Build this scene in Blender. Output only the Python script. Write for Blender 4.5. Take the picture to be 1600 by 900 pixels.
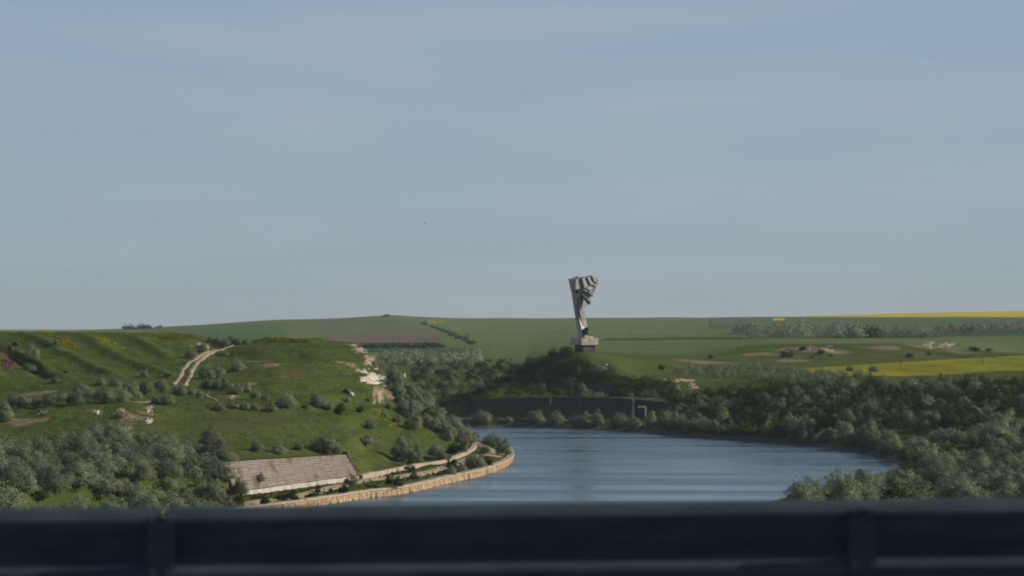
import bpy, bmesh, math, random
import numpy as np
from mathutils import Vector, Matrix

R = math.radians
sc = bpy.context.scene
col = sc.collection
for o in list(bpy.data.objects):
    bpy.data.objects.remove(o)

# ------------------------------------------------------------------ camera
H = 42.0            # eye height above the canal, metres
F = 3600.0          # focal length in pixels of a 1600 wide frame
YH = 512.0          # image row of eye level
cam_d = bpy.data.cameras.new('camera')
cam = bpy.data.objects.new('camera', cam_d)
col.objects.link(cam)
cam.location = (0, 0, H)
cam.rotation_euler = (R(90) + math.atan((YH - 450) / F), 0, 0)
cam_d.sensor_width = 36
cam_d.lens = 36 * F / 1600
cam_d.clip_start = 0.1
cam_d.clip_end = 60000
cam_d.dof.use_dof = True
cam_d.dof.focus_distance = 900
cam_d.dof.aperture_fstop = 4.0
sc.camera = cam

# ------------------------------------------------------------------ sky, sun
SUN_EL, SUN_AZ = R(27), R(2.0)      # azimuth measured from +X towards +Y
sdir = Vector((math.cos(SUN_EL) * math.cos(SUN_AZ), math.cos(SUN_EL) * math.sin(SUN_AZ), math.sin(SUN_EL)))
world = bpy.data.worlds.new('World')
sc.world = world
world.use_nodes = True
wn, wl = world.node_tree.nodes, world.node_tree.links
wn.clear()
w_out = wn.new('ShaderNodeOutputWorld')
w_bg = wn.new('ShaderNodeBackground')
w_sky = wn.new('ShaderNodeTexSky')
w_sky.sky_type = 'NISHITA'
w_sky.sun_disc = False
w_sky.sun_elevation = SUN_EL
w_sky.sun_rotation = R(90) - SUN_AZ
w_sky.altitude = 60
w_sky.air_density = 1.0
w_sky.dust_density = 0.3
w_sky.ozone_density = 2.5
w_bg.inputs['Strength'].default_value = 0.085
# thin high cloud: faint flat streaks over the whole sky
w_tc = wn.new('ShaderNodeTexCoord')
w_map = wn.new('ShaderNodeMapping')
w_map.inputs['Scale'].default_value = (3.0, 3.0, 22.0)
w_map.inputs['Rotation'].default_value = (0.0, R(1.5), 0.0)
w_no = wn.new('ShaderNodeTexNoise')
w_no.inputs['Scale'].default_value = 1.6
w_no.inputs['Detail'].default_value = 5
w_no.inputs['Roughness'].default_value = 0.5
w_no.inputs['Distortion'].default_value = 0.4
w_mr = wn.new('ShaderNodeMapRange')
w_mr.inputs['From Min'].default_value = 0.46
w_mr.inputs['From Max'].default_value = 0.70
w_mr.inputs['To Min'].default_value = 0.0
w_mr.inputs['To Max'].default_value = 0.24
w_sep = wn.new('ShaderNodeSeparateXYZ')
w_el = wn.new('ShaderNodeMapRange')
w_el.interpolation_type = 'SMOOTHSTEP'
w_el.inputs['From Min'].default_value = 0.0
w_el.inputs['From Max'].default_value = 0.60
w_el.inputs['To Min'].default_value = 0.88
w_el.inputs['To Max'].default_value = 0.08
w_veil = wn.new('ShaderNodeMix')
w_veil.data_type = 'RGBA'
w_vc = wn.new('ShaderNodeValToRGB')
w_vc.color_ramp.elements[0].color = (0.345, 0.425, 0.480, 1)
w_vc.color_ramp.elements[1].color = (0.350, 0.468, 0.618, 1)
w_vc.color_ramp.elements[1].position = 0.16
w_e = w_vc.color_ramp.elements.new(0.06)
w_e.color = (0.352, 0.475, 0.568, 1)
w_vm = wn.new('ShaderNodeMix')
w_vm.data_type = 'RGBA'; w_vm.blend_type = 'MULTIPLY'; w_vm.clamp_result = False
w_vm.inputs['Factor'].default_value = 1.0
w_vm.inputs['B'].default_value = (10, 10, 10, 1)
w_mix = wn.new('ShaderNodeMix')
w_mix.data_type = 'RGBA'
w_mix.inputs['B'].default_value = (5.3, 5.6, 6.4, 1)
wl.new(w_tc.outputs['Generated'], w_map.inputs['Vector'])
wl.new(w_tc.outputs['Generated'], w_sep.inputs['Vector'])
wl.new(w_sep.outputs['Z'], w_el.inputs['Value'])
wl.new(w_map.outputs['Vector'], w_no.inputs['Vector'])
wl.new(w_no.outputs['Fac'], w_mr.inputs['Value'])
wl.new(w_sep.outputs['Z'], w_vc.inputs['Fac'])
wl.new(w_vc.outputs['Color'], w_vm.inputs['A'])
wl.new(w_vm.outputs['Result'], w_veil.inputs['B'])
wl.new(w_el.outputs['Result'], w_veil.inputs['Factor'])
wl.new(w_sky.outputs['Color'], w_veil.inputs['A'])
wl.new(w_veil.outputs['Result'], w_mix.inputs['A'])
wl.new(w_mr.outputs['Result'], w_mix.inputs['Factor'])
wl.new(w_mix.outputs['Result'], w_bg.inputs['Color'])
wl.new(w_bg.outputs['Background'], w_out.inputs['Surface'])

sun_d = bpy.data.lights.new('sun', 'SUN')
sun_d.energy = 5.0
sun_d.angle = R(0.53)
sun_d.color = (1.0, 0.90, 0.74)
sun = bpy.data.objects.new('sun', sun_d)
col.objects.link(sun)
sun.rotation_euler = sdir.to_track_quat('Z', 'Y').to_euler()

vs = sc.view_settings
vs.view_transform = 'Standard'
vs.look = 'None'
vs.gamma = 1
vs.use_curve_mapping = False
vs.exposure = 0.0
sc.cycles.filter_width = 1.9
sc.cycles.max_bounces = 5
sc.cycles.transparent_max_bounces = 4
sc.cycles.volume_bounces = 0

# ------------------------------------------------------------------ helpers
rng = np.random.default_rng(7)
rnd = random.Random(11)

def tag(o, label=None, cat=None, group=None, kind=None):
    if label: o['label'] = label
    if cat: o['category'] = cat
    if group: o['group'] = group
    if kind: o['kind'] = kind
    return o

def empty(name, loc=(0, 0, 0), rz=0.0):
    o = bpy.data.objects.new(name, None)
    col.objects.link(o)
    o.location = loc
    o.rotation_euler = (0, 0, rz)
    o.empty_display_size = 0.5
    return o

def mesh_np(name, V, Q, tri=False, smooth=False, attrs=None, normals=None):
    """V (n,3) float, Q (m,4|3) int -> mesh"""
    V = np.asarray(V, dtype=np.float32); Q = np.asarray(Q, dtype=np.int32)
    k = Q.shape[1]
    me = bpy.data.meshes.new(name)
    me.vertices.add(len(V)); me.vertices.foreach_set('co', V.ravel())
    me.loops.add(Q.size); me.loops.foreach_set('vertex_index', Q.ravel())
    me.polygons.add(len(Q))
    me.polygons.foreach_set('loop_start', np.arange(0, Q.size, k, dtype=np.int32))
    me.polygons.foreach_set('loop_total', np.full(len(Q), k, dtype=np.int32))
    if smooth or normals is not None:
        me.polygons.foreach_set('use_smooth', np.ones(len(Q), dtype=bool))
    for an, dat in (attrs or {}).items():
        a = me.attributes.new(an, 'FLOAT', 'POINT')
        a.data.foreach_set('value', np.asarray(dat, dtype=np.float32))
    me.update(calc_edges=True)
    if normals is not None:
        me.normals_split_custom_set_from_vertices(np.asarray(normals, dtype=np.float32).tolist())
    return me

def ob(name, me, mat=None, parent=None, loc=None):
    o = bpy.data.objects.new(name, me)
    col.objects.link(o)
    if mat is not None and me is not None and len(me.materials) == 0:
        me.materials.append(mat)
    if parent is not None: o.parent = parent
    if loc is not None: o.location = loc
    return o

class MB:
    """small polygon collector"""
    def __init__(s): s.v = []; s.f = []
    def poly(s, pts):
        n = len(s.v); s.v += [tuple(p) for p in pts]; s.f.append(tuple(range(n, n + len(pts)))); return s
    def box(s, c, size, M=None, jit=0.0):
        n = len(s.v)
        for sx in (-.5, .5):
            for sy in (-.5, .5):
                for sz in (-.5, .5):
                    p = Vector((sx * size[0], sy * size[1], sz * size[2]))
                    if jit: p += Vector([rnd.uniform(-jit, jit) for _ in range(3)])
                    if M is not None: p = M @ p
                    s.v.append(tuple(p + Vector(c)))
        for f in ((0, 1, 3, 2), (4, 6, 7, 5), (0, 4, 5, 1), (2, 3, 7, 6), (0, 2, 6, 4), (1, 5, 7, 3)):
            s.f.append(tuple(n + i for i in f))
        return s
    def hexa(s, b, t):
        """bottom quad b, top quad t"""
        n = len(s.v); s.v += [tuple(p) for p in b] + [tuple(p) for p in t]
        k = len(b)
        s.f.append(tuple(n + i for i in reversed(range(k)))); s.f.append(tuple(n + k + i for i in range(k)))
        for i in range(k):
            j = (i + 1) % k
            s.f.append((n + i, n + j, n + k + j, n + k + i))
        return s
    def tube(s, p0, p1, r0, r1, k=6):
        p0 = Vector(p0); p1 = Vector(p1); d = (p1 - p0).normalized()
        a = d.orthogonal().normalized(); b = d.cross(a)
        B = [p0 + (a * math.cos(i * 2 * math.pi / k) + b * math.sin(i * 2 * math.pi / k)) * r0 for i in range(k)]
        T = [p1 + (a * math.cos(i * 2 * math.pi / k) + b * math.sin(i * 2 * math.pi / k)) * r1 for i in range(k)]
        return s.hexa(B, T)
    def mesh(s, name, smooth=False, bevel=0.0):
        me = bpy.data.meshes.new(name)
        me.from_pydata(s.v, [], s.f)
        bm = bmesh.new(); bm.from_mesh(me)
        bmesh.ops.recalc_face_normals(bm, faces=bm.faces)
        if bevel > 0:
            bmesh.ops.bevel(bm, geom=list(bm.edges), offset=bevel, segments=1, affect='EDGES', clamp_overlap=True)
        bm.to_mesh(me); bm.free()
        if smooth:
            for p in me.polygons: p.use_smooth = True
        me.update()
        return me

# value noise / fbm in numpy
_perm = rng.permutation(4096)
_val = rng.random(4096) * 2 - 1
def vnoise(x, y, seed=0):
    xi = np.floor(x).astype(np.int64); yi = np.floor(y).astype(np.int64)
    fx = x - xi; fy = y - yi
    fx = fx * fx * fx * (fx * (fx * 6 - 15) + 10); fy = fy * fy * fy * (fy * (fy * 6 - 15) + 10)
    def h(i, j): return _val[_perm[(_perm[(i + seed * 57) & 4095] + j * 31 + seed) & 4095]]
    a = h(xi, yi); b = h(xi + 1, yi); c = h(xi, yi + 1); d = h(xi + 1, yi + 1)
    return (a * (1 - fx) + b * fx) * (1 - fy) + (c * (1 - fx) + d * fx) * fy
def fbm(x, y, oct=4, seed=0):
    s = 0; a = 0.5; x = np.asarray(x, float); y = np.asarray(y, float)
    for k in range(oct):
        s = s + a * vnoise(x, y, seed + k * 13); x = x * 2.03 + 17.1; y = y * 2.03 - 9.7; a *= 0.5
    return s
def sstep(a, b, x):
    t = np.clip((x - a) / (b - a), 0, 1); return t * t * (3 - 2 * t)

# ------------------------------------------------------------------ materials
def mat_new(name):
    m = bpy.data.materials.new(name); m.use_nodes = True
    n, l = m.node_tree.nodes, m.node_tree.links
    n.clear()
    out = n.new('ShaderNodeOutputMaterial')
    return m, n, l, out
def nz(n, l, scale, detail=4, rough=0.55, vec=None, dist=0.0):
    t = n.new('ShaderNodeTexNoise'); t.inputs['Scale'].default_value = scale
    t.inputs['Detail'].default_value = detail; t.inputs['Roughness'].default_value = rough
    t.inputs['Distortion'].default_value = dist
    if vec is not None: l.new(vec, t.inputs['Vector'])
    return t.outputs['Fac']
def ramp(n, l, fac, stops):
    r = n.new('ShaderNodeValToRGB'); e = r.color_ramp.elements
    while len(e) < len(stops): e.new(0.5)
    for el, (p, c) in zip(e, stops):
        el.position = p; el.color = (*c, 1)
    l.new(fac, r.inputs['Fac']); return r.outputs['Color']
def mixc(n, l, fac, a, b, mode='MIX'):
    m = n.new('ShaderNodeMix'); m.data_type = 'RGBA'; m.blend_type = mode
    for sock, v in (('Factor', fac), ('A', a), ('B', b)):
        if isinstance(v, (float, int)): m.inputs[sock].default_value = v
        elif isinstance(v, tuple): m.inputs[sock].default_value = (*v, 1)
        else: l.new(v, m.inputs[sock])
    return m.outputs['Result']
def mrange(n, l, v, a, b, c=0.0, d=1.0, smooth=True):
    m = n.new('ShaderNodeMapRange'); m.interpolation_type = 'SMOOTHSTEP' if smooth else 'LINEAR'
    m.inputs['From Min'].default_value = a; m.inputs['From Max'].default_value = b
    m.inputs['To Min'].default_value = c; m.inputs['To Max'].default_value = d
    l.new(v, m.inputs['Value']); return m.outputs['Result']
def attr(n, name):
    a = n.new('ShaderNodeAttribute'); a.attribute_name = name; return a
def obco(n, scale=None, l=None):
    t = n.new('ShaderNodeTexCoord')
    if scale is None: return t.outputs['Object']
    m = n.new('ShaderNodeMapping'); m.inputs['Scale'].default_value = scale
    l.new(t.outputs['Object'], m.inputs['Vector']); return m.outputs['Vector']
def geopos(n, l, scale=(1, 1, 1)):
    g = n.new('ShaderNodeNewGeometry'); m = n.new('ShaderNodeMapping'); m.inputs['Scale'].default_value = scale
    l.new(g.outputs['Position'], m.inputs['Vector']); return m.outputs['Vector']
def principled(n, l, out, colr, rough=0.9, spec=0.2, metal=0.0, bump=None, bstr=0.5, bdist=0.1):
    p = n.new('ShaderNodeBsdfPrincipled')
    if isinstance(colr, tuple): p.inputs['Base Color'].default_value = (*colr, 1)
    else: l.new(colr, p.inputs['Base Color'])
    p.inputs['Roughness'].default_value = rough
    p.inputs['Specular IOR Level'].default_value = spec
    p.inputs['Metallic'].default_value = metal
    if bump is not None:
        b = n.new('ShaderNodeBump'); b.inputs['Strength'].default_value = bstr; b.inputs['Distance'].default_value = bdist
        l.new(bump, b.inputs['Height']); l.new(b.outputs['Normal'], p.inputs['Normal'])
    l.new(p.outputs['BSDF'], out.inputs['Surface'])
    return p

def m_surface(name, stops, scale, rough=0.95, spec=0.1, bump_scale=None, bstr=0.5, bdist=0.1, detail=6, vscale=None, stain=None, metal=0.0):
    m, n, l, out = mat_new(name)
    v = geopos(n, l, vscale or (1, 1, 1))
    c = ramp(n, l, nz(n, l, scale, detail, 0.62, v), stops)
    if stain:
        sf = mrange(n, l, nz(n, l, stain[1], 5, 0.65, geopos(n, l, stain[3] if len(stain) > 3 else (1, 1, 1)), 0.3), stain[2][0], stain[2][1])
        c = mixc(n, l, sf, c, stain[0])
    bp = nz(n, l, bump_scale, 5, 0.6, geopos(n, l)) if bump_scale else None
    principled(n, l, out, c, rough, spec, metal, bp, bstr, bdist)
    return m

def m_ground():
    m, n, l, out = mat_new('grassland')
    pos = geopos(n, l)
    big = nz(n, l, 0.011, 5, 0.6, pos)
    mid = nz(n, l, 0.06, 6, 0.65, pos)
    fine = nz(n, l, 0.55, 5, 0.7, pos)
    c1 = ramp(n, l, mid, [(0.30, (0.034, 0.066, 0.011)), (0.45, (0.062, 0.104, 0.020)), (0.58, (0.096, 0.134, 0.029)), (0.72, (0.136, 0.152, 0.047))])
    c2 = ramp(n, l, big, [(0.35, (0.050, 0.102, 0.016)), (0.52, (0.084, 0.125, 0.029)), (0.66, (0.114, 0.120, 0.048))])
    c = mixc(n, l, 0.45, c1, c2)
    # dry brown heath patches
    dry = mrange(n, l, nz(n, l, 0.032, 6, 0.7, geopos(n, l, (1, 1, 3.5)), 0.6), 0.48, 0.62)
    c = mixc(n, l, mrange(n, l, dry, 0, 1, 0, 0.62), c, (0.100, 0.092, 0.044))
    # fine tussock mottling
    c = mixc(n, l, mrange(n, l, fine, 0.40, 0.66, 0.0, 0.65), c, (0.046, 0.058, 0.018), 'MIX')
    c = mixc(n, l, mrange(n, l, nz(n, l, 1.7, 4, 0.7, geopos(n, l, (1, 1, 1.5))), 0.42, 0.64, 0.0, 0.6), c, (0.045, 0.052, 0.018))
    st = nz(n, l, 1.0, 4, 0.65, geopos(n, l, (0.05, 0.05, 0.9)))
    c = mixc(n, l, mrange(n, l, st, 0.5, 0.66, 0.0, 0.4), c, (0.125, 0.108, 0.055))
    # bare soil / pale chalk painted by the terrain builder
    so = attr(n, 'soil').outputs['Fac']
    sn = nz(n, l, 0.35, 6, 0.7, pos)
    a = n.new('ShaderNodeMath'); a.operation = 'ADD'; l.new(so, a.inputs[0]); l.new(sn, a.inputs[1])
    smask = mrange(n, l, a.outputs[0], 0.80, 1.02)
    soilc = ramp(n, l, nz(n, l, 0.9, 5, 0.7, pos), [(0.35, (0.12, 0.085, 0.05)), (0.55, (0.22, 0.165, 0.105)), (0.7, (0.36, 0.31, 0.23))])
    c = mixc(n, l, smask, c, soilc)
    fl = attr(n, 'farm').outputs['Fac']
    farmc = ramp(n, l, nz(n, l, 0.006, 4, 0.6, geopos(n, l, (1, 0.35, 1))), [(0.3, (0.080, 0.122, 0.044)), (0.5, (0.098, 0.144, 0.050)), (0.66, (0.122, 0.156, 0.060))])
    tram = nz(n, l, 1.0, 3, 0.6, geopos(n, l, (0.09, 0.002, 0)))
    farmc = mixc(n, l, mrange(n, l, tram, 0.5, 0.68, 0.0, 0.32), farmc, (0.05, 0.078, 0.03))
    band = nz(n, l, 1.0, 3, 0.6, geopos(n, l, (0.0012, 0.008, 0)))
    farmc = mixc(n, l, mrange(n, l, band, 0.45, 0.62, 0.0, 0.45), farmc, (0.118, 0.132, 0.062))
    c = mixc(n, l, fl, c, farmc)
    bp = nz(n, l, 0.9, 6, 0.75, pos)
    principled(n, l, out, c, 1.0, 0.0, 0, bp, 1.0, 0.6)
    return m

def m_leaf(name, cols, trans=0.35, objvar=0.5):
    """leaf: per-leaf tone attribute, per-plant random hue"""
    m, n, l, out = mat_new(name)
    t = attr(n, 'tone').outputs['Fac']
    c = ramp(n, l, t, cols)
    oi = n.new('ShaderNodeObjectInfo')
    hs = n.new('ShaderNodeHueSaturation')
    l.new(mrange(n, l, oi.outputs['Random'], 0, 1, 1 - objvar * .5, 1 + objvar * .4, False), hs.inputs['Value'])
    mm = n.new('ShaderNodeMath'); mm.operation = 'FRACT'
    mu = n.new('ShaderNodeMath'); mu.operation = 'MULTIPLY'; mu.inputs[1].default_value = 7.31
    l.new(oi.outputs['Random'], mu.inputs[0]); l.new(mu.outputs[0], mm.inputs[0])
    l.new(mrange(n, l, mm.outputs[0], 0, 1, 0.485, 0.512, False), hs.inputs['Hue'])
    l.new(c, hs.inputs['Color'])
    d = n.new('ShaderNodeBsdfDiffuse'); tr = n.new('ShaderNodeBsdfTranslucent'); mx = n.new('ShaderNodeMixShader')
    l.new(hs.outputs['Color'], d.inputs['Color']); l.new(hs.outputs['Color'], tr.inputs['Color'])
    mx.inputs['Fac'].default_value = trans
    l.new(d.outputs[0], mx.inputs[1]); l.new(tr.outputs[0], mx.inputs[2]); l.new(mx.outputs[0], out.inputs['Surface'])
    return m

M = {}
M['ground'] = m_ground()
M['olive'] = m_leaf('silver_leaves', [(0.0, (0.108, 0.136, 0.080)), (0.5, (0.198, 0.232, 0.146)), (1.0, (0.29, 0.325, 0.22))], 0.36)
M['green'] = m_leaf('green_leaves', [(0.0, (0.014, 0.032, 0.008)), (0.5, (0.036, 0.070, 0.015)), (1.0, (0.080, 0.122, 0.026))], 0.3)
M['mauve'] = m_leaf('bare_twigs', [(0.0, (0.05, 0.045, 0.035)), (0.5, (0.115, 0.105, 0.085)), (1.0, (0.18, 0.165, 0.135))], 0.15)
M['blossom'] = m_leaf('blossom', [(0.0, (0.05, 0.06, 0.03)), (0.45, (0.14, 0.15, 0.09)), (1.0, (0.62, 0.60, 0.50))], 0.3)
M['yellowleaf'] = m_leaf('young_leaves', [(0.0, (0.05, 0.06, 0.008)), (0.5, (0.12, 0.13, 0.02)), (1.0, (0.20, 0.19, 0.03))], 0.35)
M['flower'] = m_leaf('yellow_flowers', [(0.0, (0.17, 0.19, 0.022)), (0.5, (0.27, 0.265, 0.028)), (1.0, (0.38, 0.35, 0.04))], 0.3)
M['tuft'] = m_leaf('grass_tufts', [(0.0, (0.070, 0.098, 0.018)), (0.5, (0.105, 0.136, 0.028)), (1.0, (0.150, 0.158, 0.048))], 0.3)
M['bark'] = m_surface('bark', [(0.3, (0.035, 0.028, 0.022)), (0.7, (0.09, 0.075, 0.06))], 2.0)
M['dirt'] = m_surface('pale_dirt', [(0.3, (0.18, 0.135, 0.09)), (0.5, (0.29, 0.23, 0.165)), (0.7, (0.39, 0.325, 0.245))], 0.5, bump_scale=0.8, bstr=0.3, bdist=0.15)
M['chalk'] = m_surface('chalk', [(0.3, (0.30, 0.25, 0.18)), (0.5, (0.50, 0.46, 0.39)), (0.68, (0.66, 0.63, 0.57))], 0.5, bump_scale=1.2, bstr=1.0, bdist=0.4, stain=((0.34, 0.22, 0.12), 0.22, (0.55, 0.68)))
M['clay'] = m_surface('orange_clay', [(0.3, (0.17, 0.125, 0.08)), (0.5, (0.29, 0.225, 0.155)), (0.7, (0.44, 0.37, 0.28))], 0.6, bump_scale=1.2, bstr=1.0, bdist=0.4)
M['redsoil'] = m_surface('red_soil', [(0.3, (0.06, 0.032, 0.022)), (0.6, (0.115, 0.062, 0.042)), (0.75, (0.16, 0.10, 0.07))], 0.5, bump_scale=1.0, bstr=1.0, bdist=0.4)
M['quay'] = m_surface('rusty_quay_stone', [(0.3, (0.22, 0.135, 0.075)), (0.5, (0.36, 0.25, 0.15)), (0.7, (0.50, 0.42, 0.32))], 0.7, bump_scale=2.0, bstr=0.6, bdist=0.1,
                      stain=((0.17, 0.075, 0.03), 0.5, (0.52, 0.66), (1, 1, 0.2)))
M['cap'] = m_surface('pale_coping', [(0.3, (0.28, 0.215, 0.15)), (0.6, (0.42, 0.36, 0.28)), (0.75, (0.52, 0.47, 0.40))], 0.8, stain=((0.25, 0.13, 0.07), 0.4, (0.55, 0.7)))
M['slab'] = m_surface('weathered_slabs', [(0.3, (0.26, 0.225, 0.195)), (0.5, (0.33, 0.285, 0.25)), (0.7, (0.40, 0.36, 0.32))], 0.8, bump_scale=2.5, bstr=0.6, bdist=0.08,
                      stain=((0.20, 0.15, 0.12), 0.25, (0.52, 0.70)))
M['footing'] = m_surface('pale_concrete', [(0.3, (0.32, 0.28, 0.235)), (0.55, (0.46, 0.42, 0.365)), (0.7, (0.55, 0.52, 0.47))], 0.5, stain=((0.28, 0.2, 0.13), 0.3, (0.56, 0.7)))
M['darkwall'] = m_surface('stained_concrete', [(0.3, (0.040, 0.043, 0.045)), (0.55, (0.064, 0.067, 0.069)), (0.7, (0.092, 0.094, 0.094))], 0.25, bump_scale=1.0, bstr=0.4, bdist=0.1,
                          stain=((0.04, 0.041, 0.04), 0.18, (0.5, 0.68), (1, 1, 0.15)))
M['monu'] = m_surface('monument_concrete', [(0.3, (0.17, 0.172, 0.175)), (0.5, (0.27, 0.27, 0.268)), (0.7, (0.37, 0.366, 0.355))], 0.35, rough=0.42, spec=0.5, metal=0.45, bump_scale=0.9, bstr=0.3, bdist=0.15,
                      stain=((0.11, 0.095, 0.085), 0.22, (0.54, 0.72), (1, 1, 0.25)))
M['plinth'] = m_surface('plinth_concrete', [(0.3, (0.27, 0.235, 0.19)), (0.55, (0.40, 0.36, 0.30)), (0.7, (0.48, 0.445, 0.385))], 0.5, stain=((0.25, 0.18, 0.13), 0.5, (0.54, 0.72), (1, 1, 0.25)))
M['rock'] = m_surface('riprap', [(0.3, (0.05, 0.045, 0.04)), (0.6, (0.10, 0.09, 0.08)), (0.75, (0.17, 0.15, 0.13))], 0.6)
M['rail'] = None
M['wood'] = m_surface('grey_wood', [(0.3, (0.06, 0.05, 0.04)), (0.7, (0.13, 0.11, 0.09))], 3.0)
M['asphalt'] = m_surface('asphalt', [(0.3, (0.035, 0.035, 0.036)), (0.7, (0.062, 0.062, 0.06))], 8.0, bump_scale=40.0, bstr=0.4, bdist=0.01)
M['deckconc'] = m_surface('bridge_concrete', [(0.3, (0.20, 0.19, 0.18)), (0.7, (0.33, 0.32, 0.30))], 0.8)

def m_field(name, stops, scale, vscale, rough=1.0, bstr=0.6):
    m, n, l, out = mat_new(name)
    c = ramp(n, l, nz(n, l, scale, 6, 0.65, geopos(n, l, vscale)), stops)
    c = mixc(n, l, mrange(n, l, nz(n, l, 0.25, 4, 0.7, geopos(n, l)), 0.35, 0.65, 0, 0.3), c, tuple(0.55 * x for x in stops[0][1]))
    principled(n, l, out, c, rough, 0.0, 0, nz(n, l, 0.5, 4, 0.7, geopos(n, l)), bstr, 0.5)
    return m
M['rape'] = m_field('rapeseed_bloom', [(0.3, (0.34, 0.29, 0.014)), (0.5, (0.48, 0.39, 0.018)), (0.7, (0.56, 0.45, 0.024))], 0.02, (1, 0.3, 1))
M['rape_thin'] = m_field('rapeseed_half_bloom', [(0.3, (0.13, 0.145, 0.018)), (0.5, (0.20, 0.195, 0.022)), (0.7, (0.29, 0.25, 0.026))], 0.03, (1, 0.25, 1))
M['plough'] = m_field('ploughed', [(0.3, (0.086, 0.116, 0.056)), (0.5, (0.106, 0.130, 0.066)), (0.7, (0.132, 0.142, 0.080))], 0.012, (0.6, 0.25, 1))
M['plough_red'] = m_field('ploughed_red', [(0.3, (0.105, 0.092, 0.066)), (0.5, (0.14, 0.112, 0.082)), (0.7, (0.17, 0.135, 0.10))], 0.015, (0.6, 0.25, 1))
M['crop_bright'] = m_field('bright_crop', [(0.3, (0.064, 0.112, 0.045)), (0.5, (0.078, 0.130, 0.052)), (0.7, (0.096, 0.145, 0.060))], 0.008, (1, 0.3, 1))
M['crop_dark'] = m_field('dark_crop', [(0.3, (0.034, 0.070, 0.026)), (0.5, (0.046, 0.088, 0.030)), (0.7, (0.06, 0.10, 0.036))], 0.008, (1, 0.3, 1))
M['crop_blue'] = m_field('bluish_crop', [(0.3, (0.060, 0.100, 0.044)), (0.5, (0.078, 0.120, 0.052)), (0.7, (0.095, 0.135, 0.060))], 0.008, (1, 0.3, 1))

def m_water():
    m, n, l, out = mat_new('canal_water')
    p = n.new('ShaderNodeBsdfPrincipled')
    p.inputs['Base Color'].default_value = (0.050, 0.092, 0.124, 1)
    p.inputs['IOR'].default_value = 1.333
    p.inputs['Specular IOR Level'].default_value = 0.5
    # wind lanes: long bands lying across the canal, calm and ruffled
    lane = nz(n, l, 1.0, 2.5, 0.5, geopos(n, l, (0.004, 0.045, 1)), 0.25)
    rough = mrange(n, l, lane, 0.38, 0.62, 0.16, 0.36)
    l.new(rough, p.inputs['Roughness'])
    w1 = nz(n, l, 1.0, 3, 0.6, geopos(n, l, (0.10, 0.22, 1)))
    w2 = nz(n, l, 1.0, 3, 0.6, geopos(n, l, (0.5, 0.9, 1)))
    ad = n.new('ShaderNodeMath'); ad.operation = 'ADD'; l.new(w1, ad.inputs[0]); l.new(w2, ad.inputs[1])
    b = n.new('ShaderNodeBump'); b.inputs['Distance'].default_value = 0.35
    l.new(mrange(n, l, lane, 0.40, 0.60, 0.03, 0.56), b.inputs['Strength'])
    l.new(ad.outputs[0], b.inputs['Height']); l.new(b.outputs['Normal'], p.inputs['Normal'])
    l.new(p.outputs['BSDF'], out.inputs['Surface'])
    return m
M['water'] = m_water()

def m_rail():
    m, n, l, out = mat_new('grimy_shade_tinted_steel')
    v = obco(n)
    c = ramp(n, l, nz(n, l, 9, 5, 0.65, obco(n, (0.4, 1, 2), l)), [(0.3, (0.030, 0.044, 0.052)), (0.55, (0.046, 0.063, 0.073)), (0.75, (0.062, 0.082, 0.093))])  # grimy steel, base darkened and blued to stand in for shade on the rail
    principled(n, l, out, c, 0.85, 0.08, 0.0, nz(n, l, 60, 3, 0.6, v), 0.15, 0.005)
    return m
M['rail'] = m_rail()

# ------------------------------------------------------------------ the canal banks (plan view, metres)
def wp(px, py, z=0.0):
    """point at height z seen at a photograph pixel"""
    Y = (H - z) * F / (py - YH); return ((px - 800) / F * Y, Y)
LEFT = [(-520, -300), (-400, -60), (-300, 110), (-200, 270), (-120, 400), (-55, 525)] + \
       [wp(560, 780), wp(641, 769), wp(706, 753), wp(747, 744.5), wp(787.5, 730), wp(800, 721)] + \
       [(0.3, 745), (-0.5, 770), (-4, 800), (-16, 836), (-44, 868), (-100, 900), (-220, 950), (-420, 1010), (-700, 1080)]
RIGHT = [(-400, -300), (-290, -60), (-180, 110), (-80, 270), (10, 420), (72, 572), (105, 650), (118, 700), wp(1385, 718), wp(1345, 709),
         wp(1300, 701), wp(1255, 695), wp(1200, 692), wp(1078, 682.7), wp(1000, 675.5), wp(900, 670), wp(850, 667.8), wp(740, 666.7),
         (-60, 1003), (-150, 1040), (-320, 1095), (-700, 1190)]
def catmull(P, step=3.0):
    P = np.array(P, float); out = []
    for i in range(len(P) - 1):
        p0 = P[max(i - 1, 0)]; p1 = P[i]; p2 = P[i + 1]; p3 = P[min(i + 2, len(P) - 1)]
        k = max(2, int(np.linalg.norm(p2 - p1) / step))
        for t in np.arange(k) / k:
            out.append(0.5 * ((2 * p1) + (-p0 + p2) * t + (2 * p0 - 5 * p1 + 4 * p2 - p3) * t * t + (-p0 + 3 * p1 - 3 * p2 + p3) * t ** 3))
    out.append(P[-1]); return np.array(out)
LB = catmull(LEFT, 6); RB = catmull(RIGHT, 6)

def dist_poly(X, Y, P):
    """unsigned distance and side (+ left of travel) to a polyline"""
    best = np.full(X.shape, 1e9); side = np.ones(X.shape)
    for a, b in zip(P[:-1], P[1:]):
        dx, dy = b - a; L2 = dx * dx + dy * dy
        t = np.clip(((X - a[0]) * dx + (Y - a[1]) * dy) / L2, 0, 1)
        ex = X - a[0] - t * dx; ey = Y - a[1] - t * dy
        d = ex * ex + ey * ey
        m = d < best
        best[m] = d[m]; side[m] = np.sign(dx * (Y[m] - a[1]) - dy * (X[m] - a[0]) + 1e-9)
    return np.sqrt(best), side

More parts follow.
